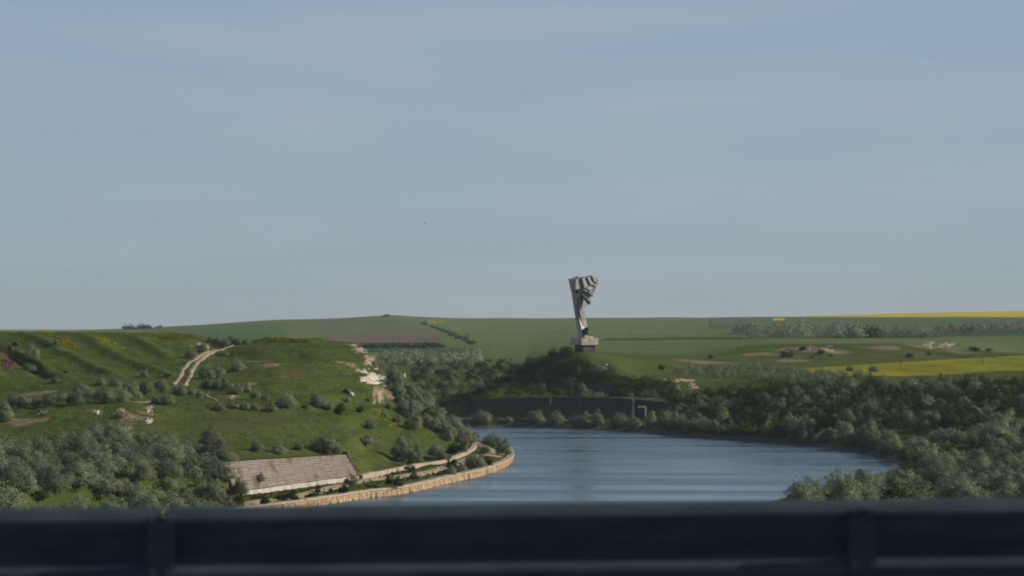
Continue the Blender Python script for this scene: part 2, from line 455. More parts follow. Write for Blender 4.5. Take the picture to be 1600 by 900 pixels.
# ------------------------------------------------------------------ terrain profiles: column -> [(distance, row or height)]
# values above 100 are rows of the photograph, below are metres above the water
PROF = {
 -2400: [(450, 16), (600, 22), (800, 34), (1000, 40), (2000, 38), (4500, 36)],
 -600: [(450, 16), (600, 22), (750, 31), (850, 39), (1000, 40), (2000, 37), (4500, 36)],
 0: [(430, 800), (470, 765), (540, 712), (600, 668), (650, 640), (690, 618), (720, 603), (750, 590), (790, 560), (830, 531), (855, 520), (885, 518.5), (1000, 39), (2000, 35), (4500, 516.5)],
 100: [(430, 800), (470, 765), (540, 712), (600, 665), (640, 640), (680, 617), (715, 601), (745, 588), (785, 562), (825, 535), (852, 521), (872, 518.5), (1000, 38.5), (2000, 35), (4500, 517)],
 200: [(440, 800), (480, 765), (540, 715), (600, 668), (640, 642), (680, 618), (715, 602), (745, 590), (790, 565), (830, 540), (860, 524), (882, 519.5), (1000, 37.5), (2000, 35), (4500, 514)],
 290: [(470, 800), (500, 775), (540, 730), (600, 680), (650, 645), (700, 615), (735, 598), (780, 575), (820, 552), (850, 536), (880, 526), (900, 523), (1000, 35), (1500, 33), (2500, 522), (4500, 508.5)],
 345: [(500, 800), (540, 733), (560, 712), (600, 683), (650, 648), (700, 617), (735, 600), (780, 577), (820, 557), (850, 545), (880, 536), (905, 531), (1000, 33), (1500, 32), (2500, 519), (4500, 505.5)],
 430: [(535, 792), (562, 3), (568, 716), (600, 692), (650, 650), (690, 628), (730, 602), (780, 572), (820, 550), (850, 533), (872, 524), (900, 36.5), (1000, 31), (1500, 31), (2500, 517), (4500, 500)],
 500: [(550, 3), (585, 3), (592, 709), (625, 688), (670, 655), (715, 627), (750, 602), (785, 574), (815, 552), (845, 535), (862, 529), (900, 34), (970, 22), (1080, 14), (1400, 24), (2000, 534), (3000, 513), (4500, 498)],
 545: [(560, 3), (598, 3), (604, 710), (640, 685), (690, 655), (735, 628), (765, 604), (790, 580), (815, 558), (840, 542), (855, 537), (900, 29), (960, 14), (1060, 0), (1200, 15), (1400, 23), (2000, 538), (3000, 512), (4500, 496)],
 575: [(600, 3), (622, 3), (628, 730), (660, 702), (700, 667), (740, 636), (765, 613), (785, 592), (805, 573), (825, 556), (842, 548), (880, 27), (930, 12), (1000, 0), (1080, 0), (1200, 16), (1350, 22), (1700, 549), (2000, 539), (3000, 514), (4500, 494)],
 620: [(638, 3), (646, 3), (655, 722), (690, 698), (735, 663), (770, 632), (790, 610), (805, 596), (822, 589), (860, 16), (910, 4), (960, -2), (1080, 0), (1180, 14), (1300, 21), (1450, 566), (1700, 552), (2000, 541), (3000, 513), (4500, 492.5)],
 650: [(655, 3), (664, 3), (672, 716), (705, 692), (745, 662), (780, 636), (800, 623), (815, 617), (850, 8), (890, 2), (960, -2), (1080, 1), (1150, 10), (1300, 573), (1500, 560), (1700, 552), (2000, 541), (3000, 515), (4500, 495)],
 700: [(690, 3), (700, 711), (735, 688), (765, 668), (785, 659), (820, 5), (860, 0), (960, -2), (1060, 1), (1100, 621), (1200, 597), (1320, 574), (1500, 560), (1700, 551), (2000, 540), (3000, 516), (4500, 497)],
 740: [(715, 2.5), (742, 3), (775, 689), (810, 2.5), (850, 0), (1000, 1), (1030, 3), (1050, 629), (1100, 615), (1200, 595), (1320, 574), (1500, 560), (2000, 540), (3000, 516), (4500, 497)],
 767: [(720, 2), (760, 1.5), (800, 0), (985, 2), (1024, 3), (1029, 625), (1050, 614), (1066, 605), (1100, 12.5), (1180, 596), (1320, 573), (1500, 560), (2000, 540), (3000, 516), (4500, 497)],
 800: [(720, 0), (985, 2), (1016, 3), (1021, 622), (1035, 618), (1060, 612), (1080, 598), (1092, 586), (1120, 15), (1250, 579), (1320, 571), (1500, 560), (2000, 540), (3000, 516), (4500, 497)],
 826: [(980, 2), (1010, 3), (1015, 622), (1030, 618), (1062, 611), (1078, 592), (1092, 568), (1100, 560), (1120, 26), (1200, 22), (1400, 562), (1600, 553), (2000, 540), (3000, 516), (4500, 497)],
 870: [(975, 2), (999, 3), (1004, 622), (1025, 616), (1052, 610), (1066, 588), (1080, 560), (1087, 551), (1110, 30), (1200, 27), (1400, 551), (2000, 538), (3000, 515), (4500, 497)],
 915: [(965, 2), (988, 3), (993, 622), (1015, 616), (1036, 609), (1052, 586), (1066, 563), (1074, 550), (1092, 547.5), (1112, 547), (1200, 28), (1400, 549), (2000, 536), (3000, 513), (4500, 497)],
 960: [(950, 2), (979, 3), (984, 623), (1003, 617), (1012, 614), (1016, 600), (1026, 597), (1038, 582), (1046, 572), (1066, 566), (1090, 559), (1112, 555), (1200, 27), (1400, 549), (2000, 536), (3000, 513), (4500, 497)],
 1000: [(930, 0.5), (950, 3), (970, 3), (976, 624), (997, 618), (1005, 601), (1035, 594), (1058, 588), (1090, 575), (1120, 566), (1160, 560), (1300, 556), (1400, 550), (2000, 536), (3000, 512), (4500, 496.5)],
 1040: [(905, 0.5), (925, 3), (958, 640), (980, 622), (1008, 607), (1030, 594), (1050, 591), (1090, 582), (1130, 571), (1170, 563), (1300, 557), (1400, 551), (2000, 535), (3000, 512), (4500, 496)],
 1100: [(880, 0), (895, 3), (930, 641), (970, 619), (1010, 602), (1035, 595), (1080, 590), (1130, 581), (1200, 571), (1280, 560), (1400, 549), (2000, 533), (3000, 511), (4500, 496)],
 1200: [(838, 0), (850, 3), (890, 642), (930, 617), (970, 600), (1000, 592), (1080, 586), (1150, 577), (1250, 567), (1290, 557), (1330, 541), (1500, 535), (2000, 526), (3000, 508), (4500, 495)],
 1300: [(800, 0), (815, 3), (850, 652), (890, 624), (930, 602), (960, 592), (1030, 586), (1100, 580), (1200, 571), (1260, 565), (1310, 549), (1335, 540), (1500, 534), (2000, 525), (3000, 505), (4500, 493)],
 1400: [(480, 4), (560, 4), (650, 4), (700, 2.5), (735, 2), (790, 4), (830, 657), (870, 630), (920, 604), (950, 593), (1030, 584), (1100, 577), (1200, 568), (1270, 564), (1320, 549), (1350, 539), (1500, 533), (2000, 523), (3000, 502), (4500, 490)],
 1500: [(450, 5), (560, 6), (650, 7), (720, 7), (780, 667), (840, 638), (890, 612), (930, 596), (960, 588), (1050, 580), (1200, 566), (1300, 559), (1380, 550), (1420, 541), (1600, 531), (2000, 522), (3000, 500), (4500, 488)],
 1600: [(450, 7), (560, 9), (650, 11), (720, 11), (780, 659), (840, 632), (890, 608), (930, 592), (960, 585), (1050, 577), (1200, 564), (1350, 555), (1500, 548), (1600, 538), (2000, 520), (3000, 498), (4500, 486)],
 2200: [(450, 11), (700, 15), (900, 21), (1000, 24), (1500, 28), (2000, 37), (3000, 54), (4500, 72)],
 4000: [(450, 18), (700, 20), (900, 23), (1000, 25), (1500, 28), (2000, 37), (3000, 54), (4500, 72)],
}
ck = np.array(sorted(PROF))
CG = np.concatenate([np.arange(-2400, -200, 50), np.arange(-200, 1800, 4), np.arange(1800, 4001, 50)]).astype(float)
YG = np.concatenate([np.geomspace(14, 420, 36, endpoint=False), np.arange(420, 1440, 2.0), np.geomspace(1440, 12000, 90)])
prof_rows = []
for c in ck:
    pts = PROF[int(c)]
    ys = [14, 120, 330] + [p[0] for p in pts] + [7000, 12000]
    zs = [4, 4, 5] + [(H - (p[1] - YH) * p[0] / F if p[1] > 100 else p[1]) for p in pts]
    zs += [zs[-1] - 8, zs[-1] - 40]
    prof_rows.append(np.interp(YG, ys, zs))
prof_rows = np.array(prof_rows)
ZG = np.empty((len(CG), len(YG)))
for j in range(len(YG)):
    ZG[:, j] = np.interp(CG, ck, prof_rows[:, j])
def smooth_axis(A, k, axis):
    ker = np.hanning(k + 2)[1:-1]; ker /= ker.sum()
    pad = [(0, 0), (0, 0)]; pad[axis] = (k // 2, k // 2)
    P = np.pad(A, pad, mode='edge')
    return np.apply_along_axis(lambda v: np.convolve(v, ker, 'valid'), axis, P)
i0, i1 = np.searchsorted(CG, -200), np.searchsorted(CG, 1799)
ZG[i0:i1] = smooth_axis(ZG[i0:i1], 9, 0)
j0, j1 = np.searchsorted(YG, 420), np.searchsorted(YG, 1430)
ZG[:, j0:j1] = smooth_axis(ZG[:, j0:j1], 5, 1)
XX = (CG[:, None] - 800) / F * YG[None, :]
YY = np.broadcast_to(YG[None, :], XX.shape).copy()
CC = np.broadcast_to(CG[:, None], XX.shape).copy()
# relief
near = 1 - sstep(1300, 1900, YY)
amp = near * (1 - 0.7 * sstep(1040, 1180, YY))
ZG += amp * (1.2 * fbm(XX / 30, YY / 30, 3, 3) + 0.3 * fbm(XX / 7, YY / 7, 3, 5) + 0.42 * (1 - sstep(900, 1000, YY)) * fbm(XX / 3.4, YY / 4.2, 2, 6))
ZG += (1 - near) * 2.0 * fbm(XX / 160, YY / 160, 2, 8)
# eroded spurs on the upper left slope
t = (XX + 0.49 * YY + 6 * fbm(XX / 60, YY / 60, 2, 21)) / 20.0
sp_mask = sstep(735, 765, YY) * (1 - sstep(845, 885, YY)) * (1 - sstep(230, 320, CC))
ridge = 0.5 + 0.5 * np.cos(2 * np.pi * t + .9 * np.sin(2 * np.pi * t))
ZG += sp_mask * (ridge - 0.5) * 1.4
# gully at the far left
gl = np.abs((XX + 0.50 * YY) - 226 + 3 * fbm(XX / 15, YY / 15, 2, 33))
ZG -= sp_mask * 2.4 * np.exp(-(gl / 3.0) ** 2)
# terracettes on the left hill
lh = sstep(560, 620, YY) * (1 - sstep(840, 880, YY)) * (1 - sstep(560, 640, CC)) * (1 - .9 * sp_mask)
ZG += lh * 0.55 * np.sin(2 * np.pi * (ZG + 1.2 * fbm(XX / 50, YY / 50, 2, 40)) / 4.6)
# erosion runnels on the far escarpment
es = np.exp(-((YY - 1325) / 45) ** 2) * sstep(1150, 1230, CC)
ZG += es * 2.2 * (1 - np.abs(np.sin((XX * 0.8 + YY * 0.45) / 11 + 2 * fbm(XX / 40, YY / 40, 2, 50)))) - es * 1.0
# canal banks
dl, sl = dist_poly(XX, YY, LB)
dr, sr = dist_poly(XX, YY, RB)
in_water = (sl < 0) & (sr > 0)
isl = dl < dr
shelf = 1.75 + 1.25 * sstep(3, 12, dl)
wl_ = sstep(12.0, 15.5, dl)
zL = shelf * (1 - wl_) + ZG * wl_
rip = np.clip(dr * 0.42, 0, 3.2)
wr = sstep(7, 13, dr)
zR = rip * (1 - wr) + np.maximum(ZG, 2.0) * wr
left_land = sl > 0
Z2 = np.where(in_water, np.maximum(-4.0, -1.2 - 0.4 * np.minimum(dl, dr)), np.where(left_land & (YY < 1100), zL, np.where(sr < 0, zR, zL)))
_b0 = np.array([-62.2, 540.0]); _b1 = np.array([-39.3, 595.0]); _al = (_b1 - _b0) / np.linalg.norm(_b1 - _b0); _in = np.array([-_al[1], _al[0]])
_s = (XX - _b0[0]) * _al[0] + (YY - _b0[1]) * _al[1]; _o = (XX - _b0[0]) * _in[0] + (YY - _b0[1]) * _in[1]
_m = (_s > -5) & (_s < 60.3)
_zt = 10.4 - 1.3 * (_s + 12) / 72
Z2 = np.where(_m & (_o > -1) & (_o < 4.9), np.minimum(Z2, 2.4 + np.clip(_o - 1.2, 0, 9) * .9), Z2)
_w = sstep(-14, -4, _s) * (1 - sstep(59, 76, _s)) * ((_o >= 4.9) & (_o < 18)) * sstep(4.9, 5.0, _o)
Z2 = Z2 * (1 - _w) + _w * (_zt * (1 - sstep(5.5, 18, _o)) + np.maximum(Z2, _zt) * sstep(5.5, 18, _o))
far_m = YY > 1250
ZG = np.where(far_m, ZG, Z2)
ZG = np.where(in_water & far_m, ZG, ZG)

def tz(X, Y):
    """ground height at plan points"""
    X = np.asarray(X, float); Y = np.asarray(Y, float)
    c = X * F / Y + 800
    i = np.clip(np.searchsorted(CG, c) - 1, 0, len(CG) - 2); j = np.clip(np.searchsorted(YG, Y) - 1, 0, len(YG) - 2)
    u = np.clip((c - CG[i]) / (CG[i + 1] - CG[i]), 0, 1); v = np.clip((Y - YG[j]) / (YG[j + 1] - YG[j]), 0, 1)
    return (ZG[i, j] * (1 - u) + ZG[i + 1, j] * u) * (1 - v) + (ZG[i, j + 1] * (1 - u) + ZG[i + 1, j + 1] * u) * v
YS = np.concatenate([np.arange(425, 1440, 1.0), np.geomspace(1440, 9000, 500)])
def hit(px, py, ymin=425, ymax=9000, strict=False):
    """where the line of sight of a photograph pixel meets the ground"""
    ys = YS[(YS >= ymin) & (YS <= ymax)]
    z = tz((px - 800) / F * ys, ys)
    line = H - (py - YH) / F * ys
    k = np.argmax(z >= line)
    if not (z >= line).any():
        if strict: return None
        k = int(np.argmin(line - z))
    elif strict and k == 0: return None
    Y = ys[k]
    return Vector(((px - 800) / F * Y, Y, float(z[k])))
def ground(x, y): return Vector((x, y, float(tz(x, y))))

# bare ground mask
soil = np.zeros_like(ZG)
def soil_spot(px, py, r, a=0.6, stretch=1.0):
    p = hit(px, py)
    global soil
    d = np.sqrt(((XX - p.x) / stretch) ** 2 + (YY - p.y) ** 2 * 0.5) / r
    soil = np.maximum(soil, a * (1 - sstep(0.3, 1.2, d)))
for s in [(45, 658, 5, .55, 2), (30, 664, 4, .55), (60, 616, 5, .6, 2), (95, 618, 4, .55), (210, 655, 5, .6), (228, 645, 4, .6), (200, 662, 4, .6), (190, 644, 4, .55), (150, 642, 4, .55),
          (405, 565, 4, .5, 2), (420, 570, 4, .5, 2), (535, 566, 3, .55, 3), (545, 585, 4, .4), (455, 590, 6, .38, 2), (600, 610, 5, .6), (612, 624, 4, .6), (595, 560, 4, .6), (575, 548, 4, .6),
          (390, 600, 5, .5), (365, 620, 4, .5), (340, 628, 5, .4), (220, 628, 4, .55), (98, 545, 5, .4), (260, 548, 6, .35), (640, 640, 4, .45), (735, 690, 5, .5), (655, 640, 4, .45)]:
    soil_spot(*s)
for px, py, r in [(1290, 546, 14), (1270, 546, 10), (1430, 541, 12), (1450, 541, 12), (1475, 543, 12), (1105, 566, 14), (1085, 566, 12), (1240, 564, 10), (1180, 553, 10), (1380, 543, 10), (1240, 546, 9), (1500, 550, 10), (1560, 548, 10)]:
    soil_spot(px, py, r, .55, 1.6)
# scrubby valley sides are not farmland
farm = sstep(1290, 1420, YY) * np.where(CC < 1150, 1, sstep(1370, 1460, YY))
farm = np.maximum(farm, sstep(1000, 1080, YY) * (1 - sstep(420, 520, CC)))
nC, nY = ZG.shape
V = np.stack([XX, YY, ZG], -1).reshape(-1, 3)
ii, jj = np.meshgrid(np.arange(nC - 1), np.arange(nY - 1), indexing='ij')
a_ = (ii * nY + jj).ravel()
Q = np.stack([a_, a_ + nY, a_ + nY + 1, a_ + 1], 1)
gm = mesh_np('hills', V, Q, smooth=True, attrs={'soil': soil.ravel(), 'farm': farm.ravel()})
tag(ob('hills', gm, M['ground']), 'green grassy hills and plateau on both sides of the canal', kind='structure')

# ground sheet reaching behind the viewer and to the horizon, below the hills
gs = MB().poly([(-40000, -40000, -6), (40000, -40000, -6), (40000, 60000, -6), (-40000, 60000, -6)])
tag(ob('plain', gs.mesh('plain'), M['ground']), kind='structure')

# canal water
wv = MB().poly([(-900, -350, 0), (700, -350, 0), (700, 1240, 0), (-900, 1240, 0)])
tag(ob('canal_water', wv.mesh('canal_water'), M['water']), 'dark blue canal water with pale wind lanes', kind='structure')

# ------------------------------------------------------------------ farm fields laid on the plateau
def field(name, mat, top, bot, c0, c1, label, lift=0.25, n=60, rows=14):
    """sheet between two rows of the photograph, on the ground beyond 1150 m"""
    cs = np.linspace(c0, c1, n)
    V = []
    for c in cs:
        yb = hit(c, np.interp(c, *zip(*bot)), 1000).y
        pt = np.interp(c, *zip(*top))
        yt = hit(c, pt, 1000).y
        if yt < yb + 2: yt = yb + 2
        ys = 1 / np.linspace(1 / yb, 1 / yt, rows)
        x = (c - 800) / F * ys
        z = tz(x, ys) + lift * np.clip(ys / 1500, .5, 3)
        V.append(np.stack([x, ys, z], -1))
    V = np.array(V)
    ii, jj = np.meshgrid(np.arange(n - 1), np.arange(rows - 1), indexing='ij')
    a = (ii * rows + jj).ravel()
    Q = np.stack([a, a + rows, a + rows + 1, a + 1], 1)
    o = ob(name, mesh_np(name, V.reshape(-1, 3), Q, smooth=True), mat)
    tag(o, label, kind='structure')
    return o
field('rapeseed_field', M['rape_thin'], [(1235, 577), (1400, 567), (1500, 561), (1600, 556)], [(1235, 582), (1300, 588), (1700, 592)], 1238, 1700, 'yellow rapeseed field above the wooded right bank', n=80)
field('rapeseed_field', M['rape'], [(1265, 494), (1340, 490.5), (1450, 488.5), (1600, 486)], [(1265, 496.5), (1600, 496.5), (1760, 496)], 1268, 1760, 'bright yellow rapeseed strip on the right skyline', lift=0.4)
field('rapeseed_field', M['rape'], [(1205, 498), (1228, 497.5)], [(1205, 501.5), (1228, 501)], 1208, 1226, 'small yellow patch below the right skyline', n=10, rows=5)
field('rapeseed_field', M['rape_thin'], [(668, 500), (705, 499.5)], [(668, 507), (690, 506), (705, 501)], 668, 705, 'small yellow green patch on the far field left of the monument', n=16, rows=6)
field('ploughed_field', M['plough'], [(440, 503), (520, 499), (620, 495), (690, 498)], [(440, 528), (500, 534), (520, 530), (690, 524)], 447, 672, 'dull brown green ploughed field below the left skyline')
field('ploughed_field', M['plough_red'], [(505, 527), (600, 521), (690, 520)], [(505, 532), (560, 538), (690, 537)], 512, 688, 'reddish bare field behind the left hill', lift=0.5)
field('crop_field', M['crop_bright'], [(215, 514), (330, 508.5), (450, 502)], [(215, 519), (300, 528), (340, 536), (450, 530)], 225, 447, 'bright green crop field behind the dirt track')
field('crop_field', M['crop_dark'], [(690, 546), (560, 545)], [(690, 551), (560, 551)], 560, 740, 'dark green strip field behind the left hill', rows=5)
field('crop_field', M['crop_blue'], [(1100, 497.5), (1270, 497), (1600, 495.5)], [(1100, 513), (1270, 512), (1600, 511)], 1110, 1760, 'bluish green crop field below the yellow skyline strip')
field('crop_field', M['crop_dark'], [(1440, 519), (1700, 517)], [(1440, 526), (1700, 524)], 1450, 1750, 'dark green strip field at right beneath the tree belt', rows=6)
field('crop_field', M['crop_dark'], [(945, 529), (1150, 527)], [(945, 532), (1150, 530)], 945, 1160, 'thin dark green strip of crop right of the monument', rows=5)

# ------------------------------------------------------------------ paths
def ribbon(name, pts, width, mat, label, lift=0.12, kind='structure', nw=5, step=2.0, ragged=0.25, crown=0.0):
    P = catmull([(p[0], p[1]) for p in pts], step)
    T = np.gradient(P, axis=0); T /= np.linalg.norm(T, axis=1)[:, None]
    N = np.stack([-T[:, 1], T[:, 0]], 1)
    V = []
    n = len(P)
    W = width if np.ndim(width) else np.full(n, width)
    if len(W) != n: W = np.interp(np.linspace(0, 1, n), np.linspace(0, 1, len(W)), W)
    for k in range(nw):
        s = (k / (nw - 1) - 0.5)
        off = s * W * (1 + ragged * vnoise(np.arange(n) * 0.45, np.full(n, k * 7.3 + 0.5), 5))
        q = P + N * off[:, None]
        z = tz(q[:, 0], q[:, 1]) + lift - (0.3 if k in (0, nw - 1) else 0) * 1.0
        V.append(np.column_stack([q, z]))
    V = np.array(V)
    ii, jj = np.meshgrid(np.arange(nw - 1), np.arange(n - 1), indexing='ij')
    a = (ii * n + jj).ravel()
    Q = np.stack([a, a + 1, a + n + 1, a + n], 1)
    return tag(ob(name, mesh_np(name, V.reshape(-1, 3), Q, smooth=True), mat), label, kind=kind)

tr = [hit(279, 604), hit(285, 594), hit(292, 580), hit(300, 569), hit(314, 558.5), hit(332, 550.5), hit(350, 545.5), hit(364, 540)]
tl = [Vector((p.x - d_, p.y, 0)) for p, d_ in zip(tr, (1.5, 1.5, 1.4, 1.3, .9, .5, .3, 0))]
tq = [Vector((p.x + d_, p.y, 0)) for p, d_ in zip(tr, (1.7, 1.7, 1.6, 1.5, 1.0, .5, .3, 0))]
trk = empty('dirt_track', tr[0]); tag(trk, 'pale dirt track of two ruts climbing the left hill', kind='structure')
for q_ in (tl, tq):
    o_ = ribbon('wheel_rut', q_, [1.5, 1.6, 1.7, 1.8, 2.0, 2.0, 1.7, 1.0], M['dirt'], None, lift=0.2 if q_ is tl else .23, kind=None)
    o_.parent = trk; o_.location = -trk.location
ribbon('footpath', [hit(198, 628), hit(215, 629), hit(232, 628), hit(246, 626)], [.6, 2.0, 2.2, .8], M['dirt'], 'short pale bare streak below the terrace row', lift=0.2)
ribbon('footpath', [hit(322, 617), hit(333, 623), hit(342, 628)], 1.0, M['dirt'], 'thin pale footpath below the track clump', lift=0.2)
tow = [wp(300, 806, 2.6), wp(384, 783, 2.6), wp(450, 774, 2.6), wp(505, 764, 2.6), wp(560, 754, 2.6), wp(625, 744.5, 2.6), wp(674, 735.5, 2.6), wp(700, 729, 2.6), wp(722, 722, 2.6), wp(742, 713, 2.6)]
ribbon('towpath', tow, 3.4, M['dirt'], 'pale gravel towpath along the left quay', lift=0.3, ragged=.1)
loop = [wp(745, 692, 2.6), wp(755, 697, 2.5), wp(766, 702, 2.4), wp(774, 707, 2.2), wp(768, 714, 2.0)]
ribbon('towpath', loop, [3, 4, 5, 7, 6], M['dirt'], 'pale gravel bend of the towpath at the headland', lift=0.2)

# ------------------------------------------------------------------ quay wall along the left bank: capping stones on courses of blocks
qp = catmull(LEFT[4:16], 4.2)
quay = empty('quay_wall', (qp[0][0], qp[0][1], 0))
tag(quay, 'rust stained stone quay wall along the left bank', 'quay wall')
def local(o, pts): return [Vector(p) - o.location for p in pts]
for k in range(len(qp) - 1):
    a, b = qp[k], qp[k + 1]
    d = (b - a) / np.linalg.norm(b - a); nrm = np.array([d[1], -d[0]])      # towards the water
    g = 0.05
    jx = rnd.uniform(-.05, .05)
    a2 = a + d * g; b2 = b - d * g
    def quad(o0, o1, z0, z1, dz=0):
        bt = [(*(a2 + nrm * o0), z0), (*(b2 + nrm * o0), z0), (*(b2 + nrm * o1), z0), (*(a2 + nrm * o1), z0)]
        tp = [(p[0], p[1], z1) for p in bt]
        return bt, tp
    bt, tp = quad(0.25 + jx, -1.2, -1.5, 0.78 + jx * .5)
    ob('block', MB().hexa(local(quay, bt), local(quay, tp)).mesh('block'), M['quay'], quay)
    bt, tp = quad(0.15 + jx, -1.2, 0.82, 1.52)
    ob('block', MB().hexa(local(quay, bt), local(quay, tp)).mesh('block'), M['quay'], quay)
    bt, tp = quad(0.38, -1.5, 1.55, 2.0 + rnd.uniform(-.04, .06))
    ob('coping_stone', MB().hexa(local(quay, bt), local(quay, tp)).mesh('coping_stone'), M['cap'], quay)

# low kerb wall above the towpath
kp = [wp(564, 747, 3), wp(600, 740, 3), wp(640, 732, 3), wp(690, 724, 3), wp(714, 716.5, 3), wp(732, 708, 3), wp(740, 702.5, 3), wp(743, 697, 3)]
kpc = catmull(kp, 5.0)
kerb = empty('kerb_wall', (kpc[0][0], kpc[0][1], 3))
tag(kerb, 'low pale kerb wall at the foot of the grassy slope', 'wall')
for k in range(len(kpc) - 1):
    a, b = kpc[k], kpc[k + 1]
    d = (b - a) / np.linalg.norm(b - a); nrm = np.array([d[1], -d[0]])
    a2 = a + d * .05; b2 = b - d * .05
    bt = [(*(a2 + nrm * .5), 1.8), (*(b2 + nrm * .5), 1.8), (*(b2 - nrm * .9), 1.8), (*(a2 - nrm * .9), 1.8)]
    h = 3.95 + rnd.uniform(-.12, .12)
    tp = [(p[0], p[1], h) for p in bt]
    ob('stone', MB().hexa(local(kerb, bt), local(kerb, tp)).mesh('stone'), M['cap'], kerb)

# stepped slab revetment
rb0 = np.array([-62.2, 540.0]); rb1 = np.array([-39.3, 595.0])
along = (rb1 - rb0) / np.linalg.norm(rb1 - rb0); inl = np.array([-along[1], along[0]])
rb0 = rb0 - along * 4
Lr = np.linalg.norm(rb1 - rb0)
rev = empty('stepped_revetment', (rb0[0], rb0[1], 3))
tag(rev, 'stepped revetment of weathered brown slabs above the towpath', 'retaining wall')
NC = 13
def rvp(s, off, z): 
    p = rb0 + along * s + inl * off; return Vector((p[0], p[1], z)) - rev.location
ztop = lambda s: 10.7 - 1.5 * s / Lr
for k in range(NC):
    for j in range(12):
        s0 = Lr * j / 12 + .03; s1 = Lr * (j + 1) / 12 - .03
        f0 = (k + 0.0) / NC; f1 = (k + .80) / NC
        jz = rnd.uniform(-.03, .03); jo = rnd.uniform(-.05, .05)
        def zz(s, f): return 4.0 + f * (ztop(s) - 4.0)
        o0 = 0.7 + 3.2 * k / NC + jo
        b4 = [rvp(s0, o0 + .16, zz(s0, f0) + jz), rvp(s1, o0 + .16, zz(s1, f0) + jz), rvp(s1, o0 + 1.0, zz(s1, f0)), rvp(s0, o0 + 1.0, zz(s0, f0))]
        t4 = [rvp(s0, o0, zz(s0, f1) + jz), rvp(s1, o0, zz(s1, f1) + jz), rvp(s1, o0 + 1.0, zz(s1, f1) + jz), rvp(s0, o0 + 1.0, zz(s0, f1) + jz)]
        ob('slab', MB().hexa(b4, t4).mesh('slab'), M['slab'], rev)
for j in range(14):
    s0 = Lr * j / 14 + .03; s1 = Lr * (j + 1) / 14 - .03
    zf = 3.8 + rnd.uniform(-.06, .06)
    b4 = [rvp(s0, 0.1, 2), rvp(s1, 0.1, 2), rvp(s1, 1.4, 2), rvp(s0, 1.4, 2)]
    t4 = [rvp(s0, 0.25, zf), rvp(s1, 0.25, zf), rvp(s1, 1.4, zf), rvp(s0, 1.4, zf)]
    ob('footing_block', MB().hexa(b4, t4).mesh('footing_block'), M['footing'], rev)
b4 = [rvp(Lr + .1, .2, 2.5), rvp(Lr + .75, .2, 2.5), rvp(Lr + .75, 1.2, 2.5), rvp(Lr + .1, 1.2, 2.5)]
em = MB().hexa([rvp(Lr + .08, .6, 3), rvp(Lr + .7, .6, 3), rvp(Lr + .7, 2.2, 3), rvp(Lr + .08, 2.2, 3)],
               [rvp(Lr + .08, 3.7, 9.9), rvp(Lr + .7, 3.7, 9.9), rvp(Lr + .7, 5.2, 9.9), rvp(Lr + .08, 5.2, 9.9)])
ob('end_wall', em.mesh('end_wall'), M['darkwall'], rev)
# earth core behind the slabs
core = MB().hexa([rvp(0, 1.25, 3), rvp(Lr, 1.25, 3), rvp(Lr, 7, 2), rvp(0, 7, 2)], [rvp(0, 4.6, ztop(0) - .25), rvp(Lr, 4.6, ztop(Lr) - .25), rvp(Lr, 7, ztop(Lr) - .4), rvp(0, 7, ztop(0) - .4)])
ob('earth_core', core.mesh('earth_core'), M['redsoil'], rev)

# ------------------------------------------------------------------ dark retaining walls under the monument hill
def panel_wall(name, pts, zb, zt, plen, label, mat, thick=1.2, batter=0.12):
    P = [np.array(p, float) for p in pts]
    root = empty(name, (P[0][0], P[0][1], zb[0])); tag(root, label, 'retaining wall')
    for i in range(len(P) - 1):
        a, b = P[i], P[i + 1]; L = np.linalg.norm(b - a); d = (b - a) / L
        nrm = np.array([d[1], -d[0]])
        n = max(1, int(round(L / plen)))
        for k in range(n):
            f0 = k / n; f1 = (k + 1) / n
            p0 = a + d * (L * f0 + .06); p1 = a + d * (L * f1 - .06)
            z0 = zb[i] + (zb[i + 1] - zb[i]) * (f0 + f1) / 2; z1 = zt[i] + (zt[i + 1] - zt[i]) * (f0 + f1) / 2
            hh = z1 - z0; j = rnd.uniform(-.07, .07)
            bt = [(*(p0 + nrm * (j + batter * hh)), z0 - 1), (*(p1 + nrm * (j + batter * hh)), z0 - 1), (*(p1 - nrm * thick), z0 - 1), (*(p0 - nrm * thick), z0 - 1)]
            tp = [(*(p0 + nrm * j), z1), (*(p1 + nrm * j), z1), (*(p1 - nrm * thick), z1), (*(p0 - nrm * thick), z1)]
            ob('panel', MB().hexa(local(root, bt), local(root, tp)).mesh('panel'), mat, root)
        bt = [(*(a + nrm * .35), 0), (*(b + nrm * .35), 0), (*(b - nrm * 1.6), 0), (*(a - nrm * 1.6), 0)]
        bt = [(bt[0][0], bt[0][1], zt[i]), (bt[1][0], bt[1][1], zt[i + 1]), (bt[2][0], bt[2][1], zt[i + 1]), (bt[3][0], bt[3][1], zt[i])]
        tp = [(p[0], p[1], p[2] + .4) for p in bt]
        ob('coping', MB().hexa(local(root, bt), local(root, tp)).mesh('coping'), mat, root)
    return root
def wpd(px, Y): return ((px - 800) / F * Y, Y)
zrow = lambda py, Y: H - (py - YH) * Y / F
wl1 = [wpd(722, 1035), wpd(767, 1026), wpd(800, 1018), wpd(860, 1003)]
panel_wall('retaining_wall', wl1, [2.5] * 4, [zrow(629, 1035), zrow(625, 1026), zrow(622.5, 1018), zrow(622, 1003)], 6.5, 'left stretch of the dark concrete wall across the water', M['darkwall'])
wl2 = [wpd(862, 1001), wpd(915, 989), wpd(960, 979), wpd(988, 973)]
panel_wall('retaining_wall', wl2, [2.5] * 4, [zrow(622, 1001), zrow(622, 989), zrow(623, 979), zrow(624.5, 973)], 6.5, 'middle stretch of dark concrete wall ending at a pale pillar', M['darkwall'])
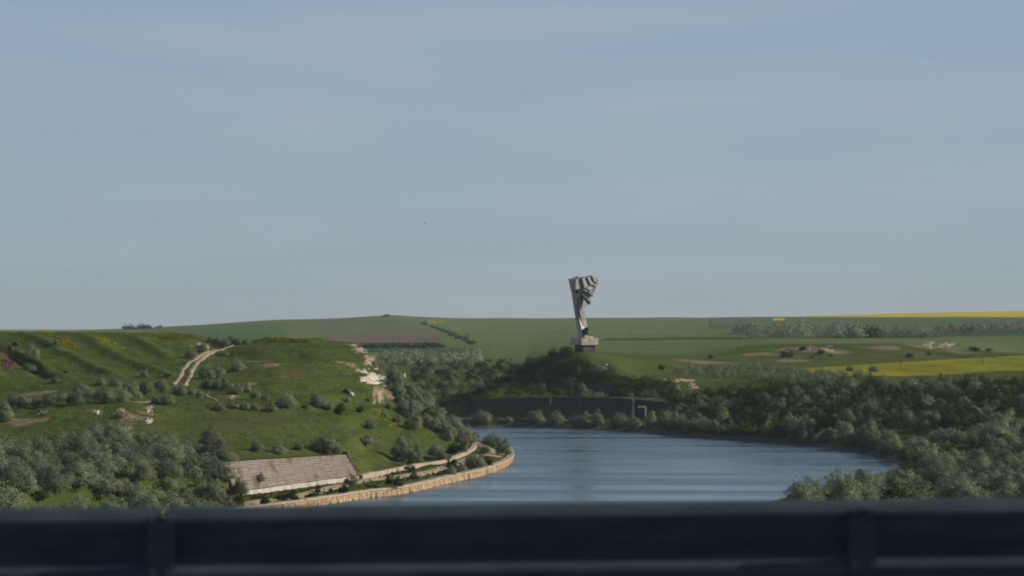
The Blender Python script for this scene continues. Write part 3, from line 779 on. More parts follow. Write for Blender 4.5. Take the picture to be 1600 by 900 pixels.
wl3 = [wpd(991, 972), wpd(1015, 968), wpd(1040, 966)]
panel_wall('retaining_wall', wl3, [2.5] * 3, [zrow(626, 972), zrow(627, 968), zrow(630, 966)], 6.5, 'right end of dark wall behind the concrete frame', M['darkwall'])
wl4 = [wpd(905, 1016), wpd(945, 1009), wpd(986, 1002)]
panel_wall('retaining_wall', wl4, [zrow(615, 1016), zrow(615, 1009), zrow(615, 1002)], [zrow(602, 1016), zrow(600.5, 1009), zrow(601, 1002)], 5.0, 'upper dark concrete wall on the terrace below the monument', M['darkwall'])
# pale pillar at the end of the wall
p0 = wpd(989, 971.5)
pil = MB().hexa([(-.8, -1.6, 0), (.7, -1.6, 0), (.7, .5, 0), (-.8, .5, 0)], [(-.25, -.8, 9.3), (.55, -.8, 9.3), (.55, .6, 9.3), (-.25, .6, 9.3)])
tag(ob('pillar', pil.mesh('pillar', bevel=.05), M['slab'], loc=(p0[0], p0[1], 2.4)), 'slim pale concrete pillar at the end of the dark wall', 'pillar')
# free standing concrete frame
fp = wpd(1003, 955)
fr = empty('concrete_frame', (fp[0], fp[1], 2.2), R(12))
tag(fr, 'small pale concrete portal frame standing before the dark wall', 'frame')
ob('post', MB().box((1.55, 0, 3.3), (.75, .75, 6.6)).mesh('post', bevel=.04), M['slab'], fr)
ob('post', MB().box((-1.2, .5, 3.3), (.5, .6, 6.6)).mesh('post', bevel=.04), M['darkwall'], fr)
ob('beam', MB().box((.1, .1, 6.98), (3.6, .9, .7)).mesh('beam', bevel=.04), M['slab'], fr)
ob('beam', MB().box((.0, .2, 4.6), (2.3, .4, .5)).mesh('beam', bevel=.04), M['darkwall'], fr)

# ------------------------------------------------------------------ outcrops of chalk and clay
def outcrop(px0, py0, px1, py1, mat, label, name='chalk_outcrop', n=22, up=0.8, seed=0, na=1.3):
    """rugged patch lying on the slope between two photograph points"""
    if px1 - px0 < 27 and px0 < 500:
        cx, cy = (px0 + px1) / 2, (py0 + py1) / 2; k_ = .72
        px0, px1, py0, py1 = cx + (px0 - cx) * k_, cx + (px1 - cx) * k_, cy + (py0 - cy) * k_, cy + (py1 - cy) * k_; up *= .6
    V = []; ok = []; n = int(n * 1.5)
    for i in range(n):
        for j in range(n):
            u = i / (n - 1); v = j / (n - 1)
            px = px0 + (px1 - px0) * u; py = py0 + (py1 - py0) * v
            p = hit(px, py)
            r = math.hypot((u - .5) * 2, (v - .5) * 2)
            e = fbm(np.array([u * 5 + seed]), np.array([v * 5 + seed * 3.1]), 4, 60)[0]
            h = .6 * up * (0.50 - r * 0.72 + e * na)
            V.append((p.x + rnd.uniform(-.15, .15), p.y + rnd.uniform(-.3, .3), p.z + max(h, -0.5) + rnd.uniform(-.05, .05) * up)); ok.append(h > -0.4)
    F_ = []
    for i in range(n - 1):
        for j in range(n - 1):
            q = (i * n + j, (i + 1) * n + j, (i + 1) * n + j + 1, i * n + j + 1)
            if any(ok[k] for k in q): F_.append(q)
    me = bpy.data.meshes.new(name); me.from_pydata(V, [], F_); me.update()
    for p_ in me.polygons: p_.use_smooth = True
    return tag(ob(name, me, mat), label, kind='structure')
outcrop(556, 576, 612, 601, M['chalk'], 'white chalk scar on the edge of the left hill', seed=1, up=1.0, n=26, na=.75)
outcrop(596, 580, 634, 604, M['chalk'], 'flecked chalk right of the solid white scar', seed=31, up=.28, n=24)
outcrop(568, 556, 594, 572, M['clay'], 'orange clay scar above the white chalk', 'clay_scar', seed=2, n=18, up=.5)
outcrop(549, 537, 574, 553, M['clay'], 'thin clay scar at the crest of the left hill', 'clay_scar', seed=3, n=14, up=.6)
outcrop(582, 606, 600, 632, M['clay'], 'broken pale scar below the white chalk face', 'clay_scar', seed=4, n=20, up=.20, na=2.0)
outcrop(630, 620, 642, 634, M['chalk'], 'small pale scar among bushes right of the chalk face', seed=9, n=10, up=.5)
outcrop(298, 536, 330, 550, M['clay'], 'pale orange bank above the dirt track', 'clay_scar', seed=5, n=14, up=.9)
outcrop(142, 638, 162, 652, M['chalk'], 'white chalk spot on the lower left slope', seed=6, n=10, up=.9)
outcrop(222, 652, 242, 664, M['chalk'], 'pale chalk spot below the row of bushes', seed=7, n=10, up=.8)
outcrop(226, 634, 242, 646, M['chalk'], 'small chalk spot just above another on the left slope', seed=8, n=9, up=.7)
outcrop(190, 664, 212, 674, M['clay'], 'sandy scar lowest of those on the left slope', 'clay_scar', seed=10, n=9, up=.6)
outcrop(180, 636, 200, 648, M['clay'], 'sandy scar beside a small bush on the left slope', 'clay_scar', seed=11, n=9, up=.6)
outcrop(54, 640, 78, 648, M['chalk'], 'thin pale scar at the far left above the thicket', seed=12, n=9, up=.5)
outcrop(356, 614, 370, 626, M['clay'], 'small sandy scar below the bushes beside the track', 'clay_scar', seed=13, n=8, up=.5)
outcrop(0, 540, 30, 580, M['redsoil'], 'dark red earth bank of the gully at far left', 'earth_bank', seed=14, n=14, up=.9)
outcrop(1030, 592, 1092, 612, M['clay'], 'pale clay cliff right of the monument hill', 'clay_scar', seed=15, n=20, up=1.4)
outcrop(1278, 540, 1302, 551, M['clay'], 'sandy scar on the far escarpment above the yellow field', 'clay_scar', seed=16, n=10, up=1.4)
outcrop(1440, 534, 1462, 545, M['clay'], 'largest sandy scar on the far escarpment at right', 'clay_scar', seed=17, n=10, up=1.4)
outcrop(1464, 535, 1494, 544, M['clay'], 'sandy scar right of the largest one on the escarpment', 'clay_scar', seed=18, n=10, up=1.3)
outcrop(1255, 542, 1276, 550, M['clay'], 'faint sandy scar left of the bushes on the escarpment', 'clay_scar', seed=19, n=10, up=1.0)

# ------------------------------------------------------------------ monument
MY = 1090.0; MPX = 913.0
mz = 30.6
S = MY / F
mon = empty('monument', ((MPX - 800) / F * MY, MY, mz))
tag(mon, 'tall leaning grey concrete monument of folded slabs on the hilltop', 'monument')
def mu(px, py): return ((px - MPX) * S, H + (YH - py) * S - mz)
def prism(name, pts, yaw, t, v0=0.0, mat=None, parent=mon, roll=0.0, bev=0.08, vs=None):
    """slab whose face is seen as the given outline, turned towards +X by yaw, t thick"""
    ty = math.tan(yaw); nx, ny = math.sin(yaw), -math.cos(yaw)
    uw = [mu(*p) for p in pts]
    u0 = min(u for u, w in uw); w0 = min(w for u, w in uw)
    fr_ = [(u, v0 + (u - u0) * ty + (w - w0) * roll, w) for u, w in uw]
    bk = [(x - nx * t, y - ny * t, z) for x, y, z in fr_]
    return ob(name, MB().hexa(fr_, bk).mesh(name, bevel=bev), mat or M['monu'], parent)
# base and plinth
ph = R(34)
def block(name, hw, hd, z0, z1, mat, yaw=ph, c=(0, 0), taper=1.0, parent=mon):
    co, si = math.cos(yaw), math.sin(yaw)
    def rot(x, y): return (c[0] + x * co - y * si, c[1] + x * si + y * co)
    q = [(-hw, -hd), (hw, -hd), (hw, hd), (-hw, hd)]
    return ob(name, MB().hexa([(*rot(*p), z0) for p in q], [(*rot(p[0] * taper, p[1] * taper), z1) for p in q]).mesh(name, bevel=.08), mat, parent)
zb = lambda py: H + (YH - py) * S - mz
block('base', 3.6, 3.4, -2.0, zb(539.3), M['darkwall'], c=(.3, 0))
for k in range(4):
    block('plinth_block', 1.22, 4.55, zb(539.2), zb(528.2) + rnd.uniform(-.06, .06), M['plinth'], c=(-3.68 * math.cos(ph) + k * 2.46 * math.cos(ph), -3.68 * math.sin(ph) + k * 2.46 * math.sin(ph)))
block('footing_step', 2.6, 2.4, zb(528.2), zb(525.5), M['plinth'], c=(1.0, .2))
# shaft: loft of four sided sections, corner towards the camera
def shaft(name, rows, mat, corner=0.5, depth=1.0):
    """rows: (py, left px, ridge px, right px)"""
    secs = []
    for py, l, c, r in rows:
        ul, w = mu(l, py); uc, _ = mu(c, py); ur, _ = mu(r, py)
        dl_ = (uc - ul) * 1.1; dr_ = (ur - uc) * 1.0
        secs.append([(ul, dl_ - 2.0, w), (uc, -2.0, w), (ur, dr_ - 2.0, w), (ul + ur - uc, dl_ + dr_ - 2.0, w)])
    m = MB()
    for a, b in zip(secs[:-1], secs[1:]): m.hexa(a, b)
    return ob(name, m.mesh(name), mat, mon)
shaft('shaft', [(527, 903, 909.5, 917), (515, 902, 908.5, 918), (500, 899.5, 905.5, 915.5), (480, 896.3, 902.5, 911.5), (462, 893.6, 900, 907.5), (450, 892.2, 899, 906)], M['monu'])
prism('rib', [(899.6, 477), (902.2, 474), (908.8, 514), (906.6, 516)], R(52), 1.0, -3.1)
prism('rib', [(904.6, 480), (910.5, 472), (918.8, 513), (912, 519)], R(42), 1.2, -2.7)
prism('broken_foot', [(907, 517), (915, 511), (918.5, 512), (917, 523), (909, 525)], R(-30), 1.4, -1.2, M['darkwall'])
# head: collar and folded slabs, each its own depth
prism('collar', [(888, 437), (899.5, 439.5), (899.6, 452.5), (891.6, 455)], R(-28), 4.0, -2.3)
prism('collar', [(888.4, 436.6), (896, 434.6), (903.8, 431.2), (904, 434.5), (899.6, 439.6)], R(10), 4.5, -1.6)
prism('slab', [(899.7, 437), (906.2, 435.6), (909.6, 451.2), (900, 452.2)], R(40), 3.0, -3.4)
prism('slab', [(909.5, 434.8), (915.3, 432.2), (921.2, 446.6), (912.8, 449.6)], R(42), 3.4, -2.6)
prism('slab', [(917.4, 433.2), (923.4, 431), (930.4, 442.2), (926.2, 446.2), (922.4, 444)], R(44), 3.4, -1.6)
prism('slab', [(924.4, 430.6), (932.2, 431.5), (936.8, 440.4), (934, 442.8), (928.8, 439.6)], R(46), 3.0, -.6)
prism('slab', [(927, 444.2), (935.6, 442.4), (935.4, 446.6), (931.4, 448.6)], R(50), 2.4, .6)
prism('slab', [(914.4, 450.2), (923.4, 446.6), (926.8, 450.4), (922.4, 454)], R(44), 2.6, -2.9)
prism('slab', [(911.8, 452), (918.9, 455.1), (918, 457), (911.3, 453.4)], R(50), 1.6, -4.0)
prism('slab', [(922.4, 453.8), (926.8, 458.6), (926.2, 459.4), (920.6, 455.6)], R(48), 1.8, -1.8)
prism('slab', [(919.8, 455.6), (927.8, 461), (927.6, 463.6), (919.8, 457.4)], R(50), 1.6, -2.2)
prism('slab', [(903, 453.8), (912.6, 453.8), (923.4, 461.8), (918.8, 468.2), (908, 459.8)], R(36), 2.2, -3.2)
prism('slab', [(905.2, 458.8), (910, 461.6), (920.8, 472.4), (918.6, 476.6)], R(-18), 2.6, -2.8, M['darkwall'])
prism('slab', [(902.8, 459.2), (906, 460.4), (918.4, 475.2), (911, 481.4), (909.6, 488.6)], R(40), 1.8, -3.3)
prism('back_slab', [(897, 438), (914, 434.5), (931, 432.5), (935, 440), (934, 446), (927.5, 460), (915, 462), (903, 456)], R(28), 2.4, .6)
prism('back_slab', [(900, 456), (914, 454), (926, 461), (920.5, 473), (911.5, 485), (906, 482)], R(34), 2.0, -.4)

# ------------------------------------------------------------------ plants: prototypes
def crown_mesh(name, seed, kind, nleaf, leaf, h=0.8, lobes=16, spread=1.0, base=0.05):
    """crown 1 unit wide; lobes of leaf faces"""
    g = np.random.default_rng(seed)
    L = []
    sx, sy = g.uniform(.8, 1.25), g.uniform(.8, 1.25)
    lobes = int(lobes * 1.5)
    for k in range(lobes):
        a = g.uniform(0, 2 * np.pi); r = math.sqrt(g.uniform(0, 1)) * 0.36 * spread
        zz = base + h * (g.uniform(0.12, 0.78) * (1 - 0.55 * (r / .38) ** 2))
        L.append((r * math.cos(a) * sx, r * math.sin(a) * sy, zz * g.uniform(.8, 1.15), g.uniform(0.06, 0.18), g.uniform(0.08, 0.19) * h / .8))
    # skirt
    for k in range(lobes // 2):
        a = g.uniform(0, 2 * np.pi); L.append((.30 * math.cos(a), .30 * math.sin(a), base + h * g.uniform(.08, .3), g.uniform(.10, .17), g.uniform(.10, .16)))
    L = np.array(L)
    w = L[:, 3] ** 2; w /= w.sum()
    idx = g.choice(len(L), nleaf, p=w)
    d = g.normal(size=(nleaf, 3)); d /= np.linalg.norm(d, axis=1)[:, None]
    d[:, 2] = np.where(d[:, 2] < -0.5, -d[:, 2], d[:, 2])
    rad = np.where(g.random(nleaf) < .75, g.uniform(.80, 1.12, nleaf), g.uniform(.3, .9, nleaf))
    # stray sprigs stick out
    st = g.random(nleaf) < .15; rad[st] = g.uniform(1.1, 1.6, st.sum())
    P = L[idx, :3] + d * rad[:, None] * np.stack([L[idx, 3], L[idx, 3], L[idx, 4]], 1)
    P[:, 2] = np.maximum(P[:, 2], 0.0)
    nrm = d * 0.8 + g.normal(size=(nleaf, 3)) * 0.55 + np.array([0, 0, .25]); nrm /= np.linalg.norm(nrm, axis=1)[:, None]
    T = d * .5 + np.array([0, 0, .9]) + g.normal(size=(nleaf, 3)) * .55; T -= nrm * (T * nrm).sum(1)[:, None]; T /= np.linalg.norm(T, axis=1)[:, None]; B = np.cross(nrm, T)
    s = leaf * g.uniform(.6, 1.3, nleaf)[:, None] * .8; el = g.uniform(1.3, 2.6, nleaf)[:, None]
    q = np.stack([P - T * s * el, P + B * s * .8, P + T * s * el, P - B * s * .8], 1)
    tone = np.clip(0.48 + g.normal(0, .09, nleaf) + .11 * g.normal(size=len(L))[idx], 0, 1)
    V = q.reshape(-1, 3)
    Q = np.arange(nleaf * 4).reshape(-1, 4)
    cen = P - np.array([0, 0, base + h * .30]); cen /= np.linalg.norm(cen, axis=1)[:, None] + 1e-6
    sn = d * 0.75 + cen * 0.55 + nrm * .35 + np.array([0, 0, .15]); sn /= np.linalg.norm(sn, axis=1)[:, None]
    gn = np.cross(q[:, 1] - q[:, 0], q[:, 2] - q[:, 0]); fl = (gn * sn).sum(1) < 0
    Q[fl] = Q[fl][:, ::-1]
    return V, Q, np.repeat(tone, 4), np.repeat(sn, 4, axis=0)
def trunk_mesh(name, seed, h=0.8, stems=3):
    g = random.Random(seed); m = MB()
    for k in range(stems):
        a = g.uniform(0, 6.28); b = Vector((.03 * math.cos(a), .03 * math.sin(a), -.06))
        t = Vector((.16 * math.cos(a), .16 * math.sin(a), h * g.uniform(.4, .55)))
        m.tube(b, t, .022, .013, 5)
        for q in range(2):
            a2 = a + g.uniform(-1.2, 1.2)
            m.tube(t, t + Vector((.15 * math.cos(a2), .15 * math.sin(a2), h * g.uniform(.12, .3))), .012, .004, 4)
    return m.mesh(name)
PROTO = {}
def make_protos(key, mat, n, nleaf, leaf, h, lobes, seed, spread=1.0):
    out = []
    for k in range(n):
        g = random.Random(seed + k)
        V, Q, tone, sn = crown_mesh(key, seed + k, key, nleaf, leaf, h * g.uniform(.85, 1.15), lobes + g.randint(-3, 4), spread)
        cm = mesh_np('crown', V, Q, attrs={'tone': tone}, normals=sn); cm.materials.append(M[mat])
        tm = trunk_mesh('trunk', seed + 100 + k, h); tm.materials.append(M['bark'])
        out.append((cm, tm, V, Q, tone, sn))
    PROTO[key] = out
make_protos('olive', 'olive', 8, 5200, .0165, .78, 18, 100)
make_protos('green', 'green', 6, 3000, .022, .86, 14, 200)
make_protos('mauve', 'mauve', 3, 2200, .018, .74, 13, 300)
make_protos('blossom', 'blossom', 1, 2200, .022, .8, 12, 400)
make_protos('yellow', 'yellowleaf', 2, 2200, .022, .8, 12, 500)

NAME = {'olive': 'olive_bush', 'green': 'green_shrub', 'mauve': 'twiggy_shrub', 'blossom': 'blossoming_shrub', 'yellow': 'young_shrub'}
def plant(kind, loc, width, hscale, label, group=None, cat='bush', name=None):
    cm, tm = rnd.choice(PROTO[kind])[:2]
    root = empty(name or (NAME[kind] if cat == 'bush' else NAME[kind].replace('bush', 'tree').replace('shrub', 'tree')), loc, rnd.uniform(0, 6.28))
    root.scale = (width, width * rnd.uniform(.9, 1.1), width * hscale)
    c = bpy.data.objects.new('crown', cm); col.objects.link(c); c.parent = root
    t_ = bpy.data.objects.new('trunk', tm); col.objects.link(t_); t_.parent = root
    tag(root, label, cat, group)
    return root
def bush_at(px, py, wpx, hpx, kind, label, group=None, sink=0.02, **kw):
    p = hit(px, py)
    if p.z < 1.2 and py > 690:
        q = wp(px, py, 2.2); p = Vector((q[0], q[1], 2.0))
    w = wpx * p.y / F
    hs = (hpx / wpx) / .80
    p.z -= sink * w
    return plant(kind, p, w * 1.08, hs, label, group, **kw)

ORD = ['first', 'second', 'third', 'fourth', 'fifth', 'sixth', 'seventh', 'eighth', 'ninth', 'tenth', 'eleventh', 'twelfth', 'thirteenth', 'fourteenth', 'fifteenth', 'sixteenth', 'seventeenth', 'eighteenth', 'nineteenth', 'twentieth'] + ['twenty ' + w_ for w_ in ('first', 'second', 'third', 'fourth', 'fifth', 'sixth', 'seventh', 'eighth', 'ninth')]
PLACED = []     # (x, y, r) for spacing
def free(p, r):
    for x, y, q in PLACED:
        if (x - p.x) ** 2 + (y - p.y) ** 2 < (r + q) ** 2: return False
    return True

# --- single bushes of the left hill: px, row of the foot, width, height, kind, label
SINGLE = [
 (50, 564, 27, 26, 'olive', 'large olive bush beside the gully at far left'),
 (25, 541, 14, 9, 'olive', 'small grey bush above the large one by the gully'),
 (46, 581, 24, 13, 'olive', 'low grey bush in the bottom of the gully'),
 (86, 598, 13, 11, 'olive', 'small round bush alone on the grass above the terrace row'),
 (102, 583, 9, 5, 'green', 'tiny dark green shrub on the slope below the spurs'),
 (88, 538, 10, 8, 'olive', 'small faint bush high on the left spur'),
 (8, 660, 30, 30, 'olive', 'olive bush cut by the left edge of the picture, above the thicket'),
 (187, 654, 15, 12, 'olive', 'small bush beside sandy scars on the left slope'),
 (298, 560, 20, 14, 'olive', 'bush left of the dirt track below the clay bank'),
 (316, 551, 19, 15, 'olive', 'bush on the clay bank above the dirt track'),
 (262, 589, 17, 11, 'mauve', 'low dark bush alone left of the dirt track'),
 (226, 590, 15, 12, 'olive', 'small bush behind the terrace row left of the track'),
 (351, 556, 13, 9, 'olive', 'small bush at the upper edge of the dirt track'),
 (370, 581, 25, 21, 'olive', 'round bush alone on the grass right of the track'),
 (281, 618, 24, 20, 'olive', 'dark round bush at the foot of the dirt track'),
 (446, 637, 36, 19, 'olive', 'wide low bush midway down the left hill'),
 (497, 638, 34, 23, 'olive', 'bush with tall left half in the middle of the hill'),
 (425, 643, 20, 13, 'olive', 'small bush just left of the wide low one'),
 (531, 649, 19, 22, 'green', 'small dark green tree with bare trunk on the slope'),
 (563, 645, 13, 11, 'green', 'small dark green shrub right of the little tree'),
 (579, 670, 20, 17, 'olive', 'round grey bush on the slope above the blossoming shrub'),
 (543, 629, 11, 9, 'olive', 'small bush below the dark boulder'),
 (506, 708, 52, 33, 'olive', 'big olive bush at the top of the stepped revetment'),
 (526, 711, 15, 17, 'olive', 'small bush hanging over the revetment beside the big one'),
 (467, 704, 18, 14, 'olive', 'small bush left of the big one above the revetment'),
 (401, 706, 22, 19, 'olive', 'bush on the grass above the left part of the revetment'),
 (436, 711, 25, 16, 'olive', 'low bush in the middle above the revetment'),
 (572, 697, 25, 21, 'blossom', 'white blossoming shrub on the grassy slope'),
 (630, 720, 44, 38, 'olive', 'large leaning olive bush above the kerb wall'),
 (648, 728, 26, 34, 'olive', 'bush just right of the large leaning one'),
 (641, 737, 20, 14, 'green', 'bright green shrub at the foot of the large leaning bush'),
 (681, 717, 28, 24, 'olive', 'round bush above the kerb wall right of the leaning one'),
 (690, 722, 18, 22, 'olive', 'pale bush touching the kerb wall'),
 (646, 671, 30, 23, 'olive', 'large dark bush high on the right shoulder of the hill'),
 (620, 661, 16, 12, 'olive', 'small bush left of the large dark shoulder bush'),
 (615, 769, 30, 25, 'green', 'dark green shrub overhanging the quay wall'),
 (647, 750, 13, 13, 'green', 'round green shrub between towpath and quay'),
 (537, 772, 18, 18, 'green', 'dark green shrub below the right end of the revetment'),
 (549, 758, 26, 15, 'olive', 'grey bush at the bottom right corner of the revetment'),
 (376, 778, 28, 34, 'olive', 'grey bush hiding the left end of the revetment'),
 (372, 797, 24, 28, 'green', 'dark green shrub where the towpath meets the guardrail'),
 (456, 782, 26, 16, 'green', 'broad green shrub on the strip below the revetment'),
 (438, 782, 14, 12, 'green', 'smaller green shrub left of the broad one on the strip'),
 (414, 790, 17, 16, 'green', 'bushy green shrub beside the quay near the guardrail'),
 (497, 772, 10, 15, 'green', 'upright little shrub right of the broad green one'),
 (489, 776, 15, 10, 'green', 'low green shrub in the middle of the strip'),
 (517, 770, 8, 9, 'green', 'tiny green shrub near the right end of the strip'),
 (716, 709, 36, 20, 'green', 'bright green bush above the bend of the kerb wall'),
 (706, 732, 20, 18, 'green', 'green shrub between towpath and kerb wall'),
 (742, 730, 36, 26, 'olive', 'wide grey bush on the headland inside the bend'),
 (722, 737, 18, 13, 'olive', 'low grey bush left of the wide one on the headland'),
 (702, 742, 26, 16, 'olive', 'grey bush at the quay edge before the headland'),
 (763, 728, 15, 14, 'green', 'round green shrub near the tip of the headland'),
 (758, 709, 20, 14, 'olive', 'bush inside the bend of the towpath'),
 (770, 698, 32, 24, 'olive', 'large pale bush behind the towpath bend'),
 (787, 712, 28, 30, 'olive', 'pale bush at the very tip of the headland'),
 (885, 557, 26, 21, 'green', 'bright green bush left of the monument plinth'),
 (863, 559, 16, 14, 'green', 'dark green bush at the left edge of the monument hill'),
 (839, 613, 27, 20, 'mauve', 'wide purplish shrub on the dark terrace'),
 (891, 607, 20, 19, 'mauve', 'purplish shrub below the monument slope'),
 (909, 618, 19, 20, 'olive', 'pale bush left of the upper dark wall'),
 (929, 613, 17, 14, 'mauve', 'purplish bush before the upper dark wall'),
 (873, 618, 18, 14, 'yellow', 'yellow green shrub on top of the long dark wall'),
 (813, 617, 12, 9, 'yellow', 'small yellowish shrub at left on the dark wall'),
 (903, 586, 11, 13, 'olive', 'single pale bush on the shaded slope under the monument'),
 (936, 583, 26, 14, 'olive', 'wide grey bush at the edge of the sunny grass'),
 (752, 662, 31, 22, 'olive', 'first shore bush from the left below the dark wall'),
 (794, 661, 14, 10, 'olive', 'smallest shore bush below the dark wall'),
 (837, 662, 31, 26, 'olive', 'rounded pale shore bush below the yellowish terrace shrub'),
 (868, 665, 30, 25, 'olive', 'shore bush with spiky top under the dark wall'),
 (908, 668, 37, 22, 'olive', 'long low shore bush under the dark wall'),
 (934, 666, 23, 22, 'olive', 'upright shore bush right of the long low one'),
 (967, 667, 31, 23, 'olive', 'shore bush left of the concrete frame'),
 (987, 670, 30, 22, 'olive', 'shore bush at the foot of the pale pillar'),
 (1272, 796, 52, 46, 'olive', 'pale bush at the water edge furthest left in the lower right thicket'),
 (1318, 800, 56, 60, 'olive', 'large pale bush second from the water in the lower right thicket'),
 (1352, 786, 44, 52, 'olive', 'pale bush leaning over the water at lower right'),
 (1400, 800, 60, 46, 'green', 'bright green bush above the guardrail at lower right'),
 (1034, 578, 13, 11, 'green', 'dark round bush alone at the foot of the sunny slope'),
 (1230, 559, 24, 13, 'green', 'dark wide bush on the far escarpment'),
 (1283, 553, 12, 8, 'green', 'dark bush below the sandy scar of the escarpment'),
 (1254, 548, 13, 8, 'green', 'dark bush left of the sandy scar on the escarpment'),
 (1298, 557, 7, 5, 'green', 'tiny bush right of the sandy scar on the escarpment'),
 (1268, 560, 6, 4, 'green', 'tiny bush low on the escarpment'),
 (1421, 558, 12, 8, 'green', 'dark bush right on the far escarpment'),
 (1451, 555, 8, 5, 'green', 'small bush below the largest sandy scar'),
 (1522, 549, 20, 9, 'green', 'wide dark bush at the right end of the escarpment'),
 (1545, 549, 14, 7, 'olive', 'grey bush beside the wide dark one at right'),
 (1111, 561, 10, 8, 'green', 'small dark bush on the bare slope beyond the trees'),
 (1365, 582, 19, 13, 'olive', 'grey bush standing out before the yellow field'),
 (1327, 581, 12, 9, 'green', 'dark round bush before the yellow field'),
]
for px, py, w, h, kind, lab in SINGLE:
    o = bush_at(px, py, w, h, kind, lab)
    PLACED.append((o.location.x, o.location.y, o.scale[0] * .33))

_p = rvp(13.5, 1.6, 5.2) + rev.location
plant('olive', _p, 3.1, 1.0, 'single bush growing out of the stepped revetment')
def rows(pts, noun, place, group, kinds=('olive',), cat='bush'):
    for k, (px, py, w, h) in enumerate(sorted(pts)):
        lab = '%s %s from the left %s' % (ORD[k], noun, place)
        o = bush_at(px, py, w, h, rnd.choice(kinds), lab, group, cat=cat)
        PLACED.append((o.location.x, o.location.y, o.scale[0] * .33))
rows([(20, 637, 24, 22), (38, 637, 30, 24), (58, 636, 22, 16), (78, 635, 26, 22), (96, 626, 18, 14)], 'bush', 'in the terrace row at far left', 'terrace row at far left')
rows([(118, 634, 32, 24), (137, 628, 34, 27), (165, 631, 40, 28), (187, 629, 36, 28), (208, 626, 30, 25), (228, 617, 28, 24), (252, 613, 26, 22), (158, 602, 16, 13), (180, 604, 22, 14), (126, 618, 26, 18), (200, 612, 20, 14)],
     'olive bush', 'in the dense middle of the terrace row', 'middle of the terrace row')
rows([(246, 631, 24, 16), (262, 633, 25, 19)], 'dark bush', 'of the pair before the terrace row', 'pair before the terrace row')
rows([(323, 594, 26, 25), (340, 592, 25, 22), (326, 607, 27, 20), (339, 607, 19, 17)], 'olive bush', 'in the clump right of the dirt track', 'clump right of the dirt track')
rows([(355, 610, 23, 19), (371, 615, 20, 17), (384, 613, 20, 15), (399, 624, 20, 16), (414, 626, 14, 10), (300, 618, 17, 12), (312, 622, 14, 12)], 'bush', 'in the row below the clump by the track', 'row below the track clump')
rows([(343, 641, 21, 12), (364, 639, 20, 12), (382, 640, 18, 11), (398, 640, 14, 9)], 'low bush', 'in the short row on the middle slope', 'short row on the middle slope')
rows([(340, 541, 24, 18), (350, 543, 22, 16), (362, 539, 18, 15), (372, 538, 20, 13), (385, 539, 16, 10), (330, 536, 16, 12)], 'grey bush', 'on the saddle where the track tops the hill', 'bushes on the saddle')
rows([(513, 640, 22, 14), (478, 640, 15, 10), (575, 628, 10, 8), (600, 652, 12, 10), (608, 640, 13, 10)], 'small bush', 'scattered on the middle of the left hill', 'small bushes of the middle slope')

# --- scattered thickets: sampled on the ground inside an outline of the photograph
def inside(poly, x, y):
    c = False; n = len(poly); j = n - 1
    for i in range(n):
        xi, yi = poly[i]; xj, yj = poly[j]
        if (yi > y) != (yj > y) and x < (xj - xi) * (y - yi) / (yj - yi) + xi: c = not c
        j = i
    return c
def sample(poly, n, rmin, rmax, gap=0.7, tries=4000, ymin=425, ymax=9000, big_first=True, rho=None):
    xs = [p[0] for p in poly]; ys = [p[1] for p in poly]; out = []
    rs = sorted([rnd.uniform(rmin, rmax) for _ in range(n)], reverse=True)
    k = 0; tr_ = 0
    while k < n and tr_ < tries:
        tr_ += 1
        x = rnd.uniform(min(xs), max(xs)); y = rnd.uniform(min(ys), max(ys))
        if not inside(poly, x, y): continue
        p = hit(x, y, ymin, ymax, True)
        if p is None or p.z < 0.8: continue
        r = rs[k]
        if not free(p, r * gap * .5): continue
        PLACED.append((p.x, p.y, r * gap * .5)); out.append((p, r)); k += 1
    return out
def thicket(poly, n, wmin, wmax, noun, place, group, mix=(('olive', 1.0),), gap=.75, hs=(.9, 1.2), ymin=425, ymax=9000, cat='bush', words=None, nrows=1):
    """bushes standing in loose rows, front to back; each is counted from the left in its row"""
    pts = sample(poly, n, wmin, wmax, gap, ymin=ymin, ymax=ymax)
    if not pts: return 0
    pts.sort(key=lambda q: q[0].y)
    names = {1: ['row'], 2: ['front row', 'back row'], 3: ['front row', 'middle row', 'back row'], 4: ['front row', 'second row', 'third row', 'back row'],
             5: ['front row', 'second row', 'third row', 'fourth row', 'back row'],
             7: ['lowest row', 'second row up', 'third row up', 'fourth row up', 'fifth row up', 'sixth row up', 'topmost row'],
             9: ['lowest row', 'second row up', 'third row up', 'fourth row up', 'fifth row up', 'sixth row up', 'seventh row up', 'eighth row up', 'topmost row']}[nrows]
    per = -(-len(pts) // nrows)
    for r_ in range(nrows):
        row = sorted(pts[r_ * per:(r_ + 1) * per], key=lambda q: q[0].x / q[0].y)
        cnt = {}
        for k, (p, w) in enumerate(row):
            q = rnd.random(); acc = 0
            for kind, pr in mix:
                acc += pr
                if q <= acc: break
            cnt[kind] = cnt.get(kind, 0) + 1
            word = (words or {}).get(kind, 'silvery grey')
            lab = '%s %s %s from the left in the %s %s' % (ORD[min(cnt[kind] - 1, 28)], word, noun, names[r_], place)
            p = p.copy(); p.z -= .02 * w
            plant(kind, p, w, rnd.uniform(*hs), lab, group, cat)
    return len(pts)
WORDS = {'olive': 'silvery', 'green': 'green', 'mauve': 'brownish', 'yellow': 'yellowish', 'blossom': 'white'}

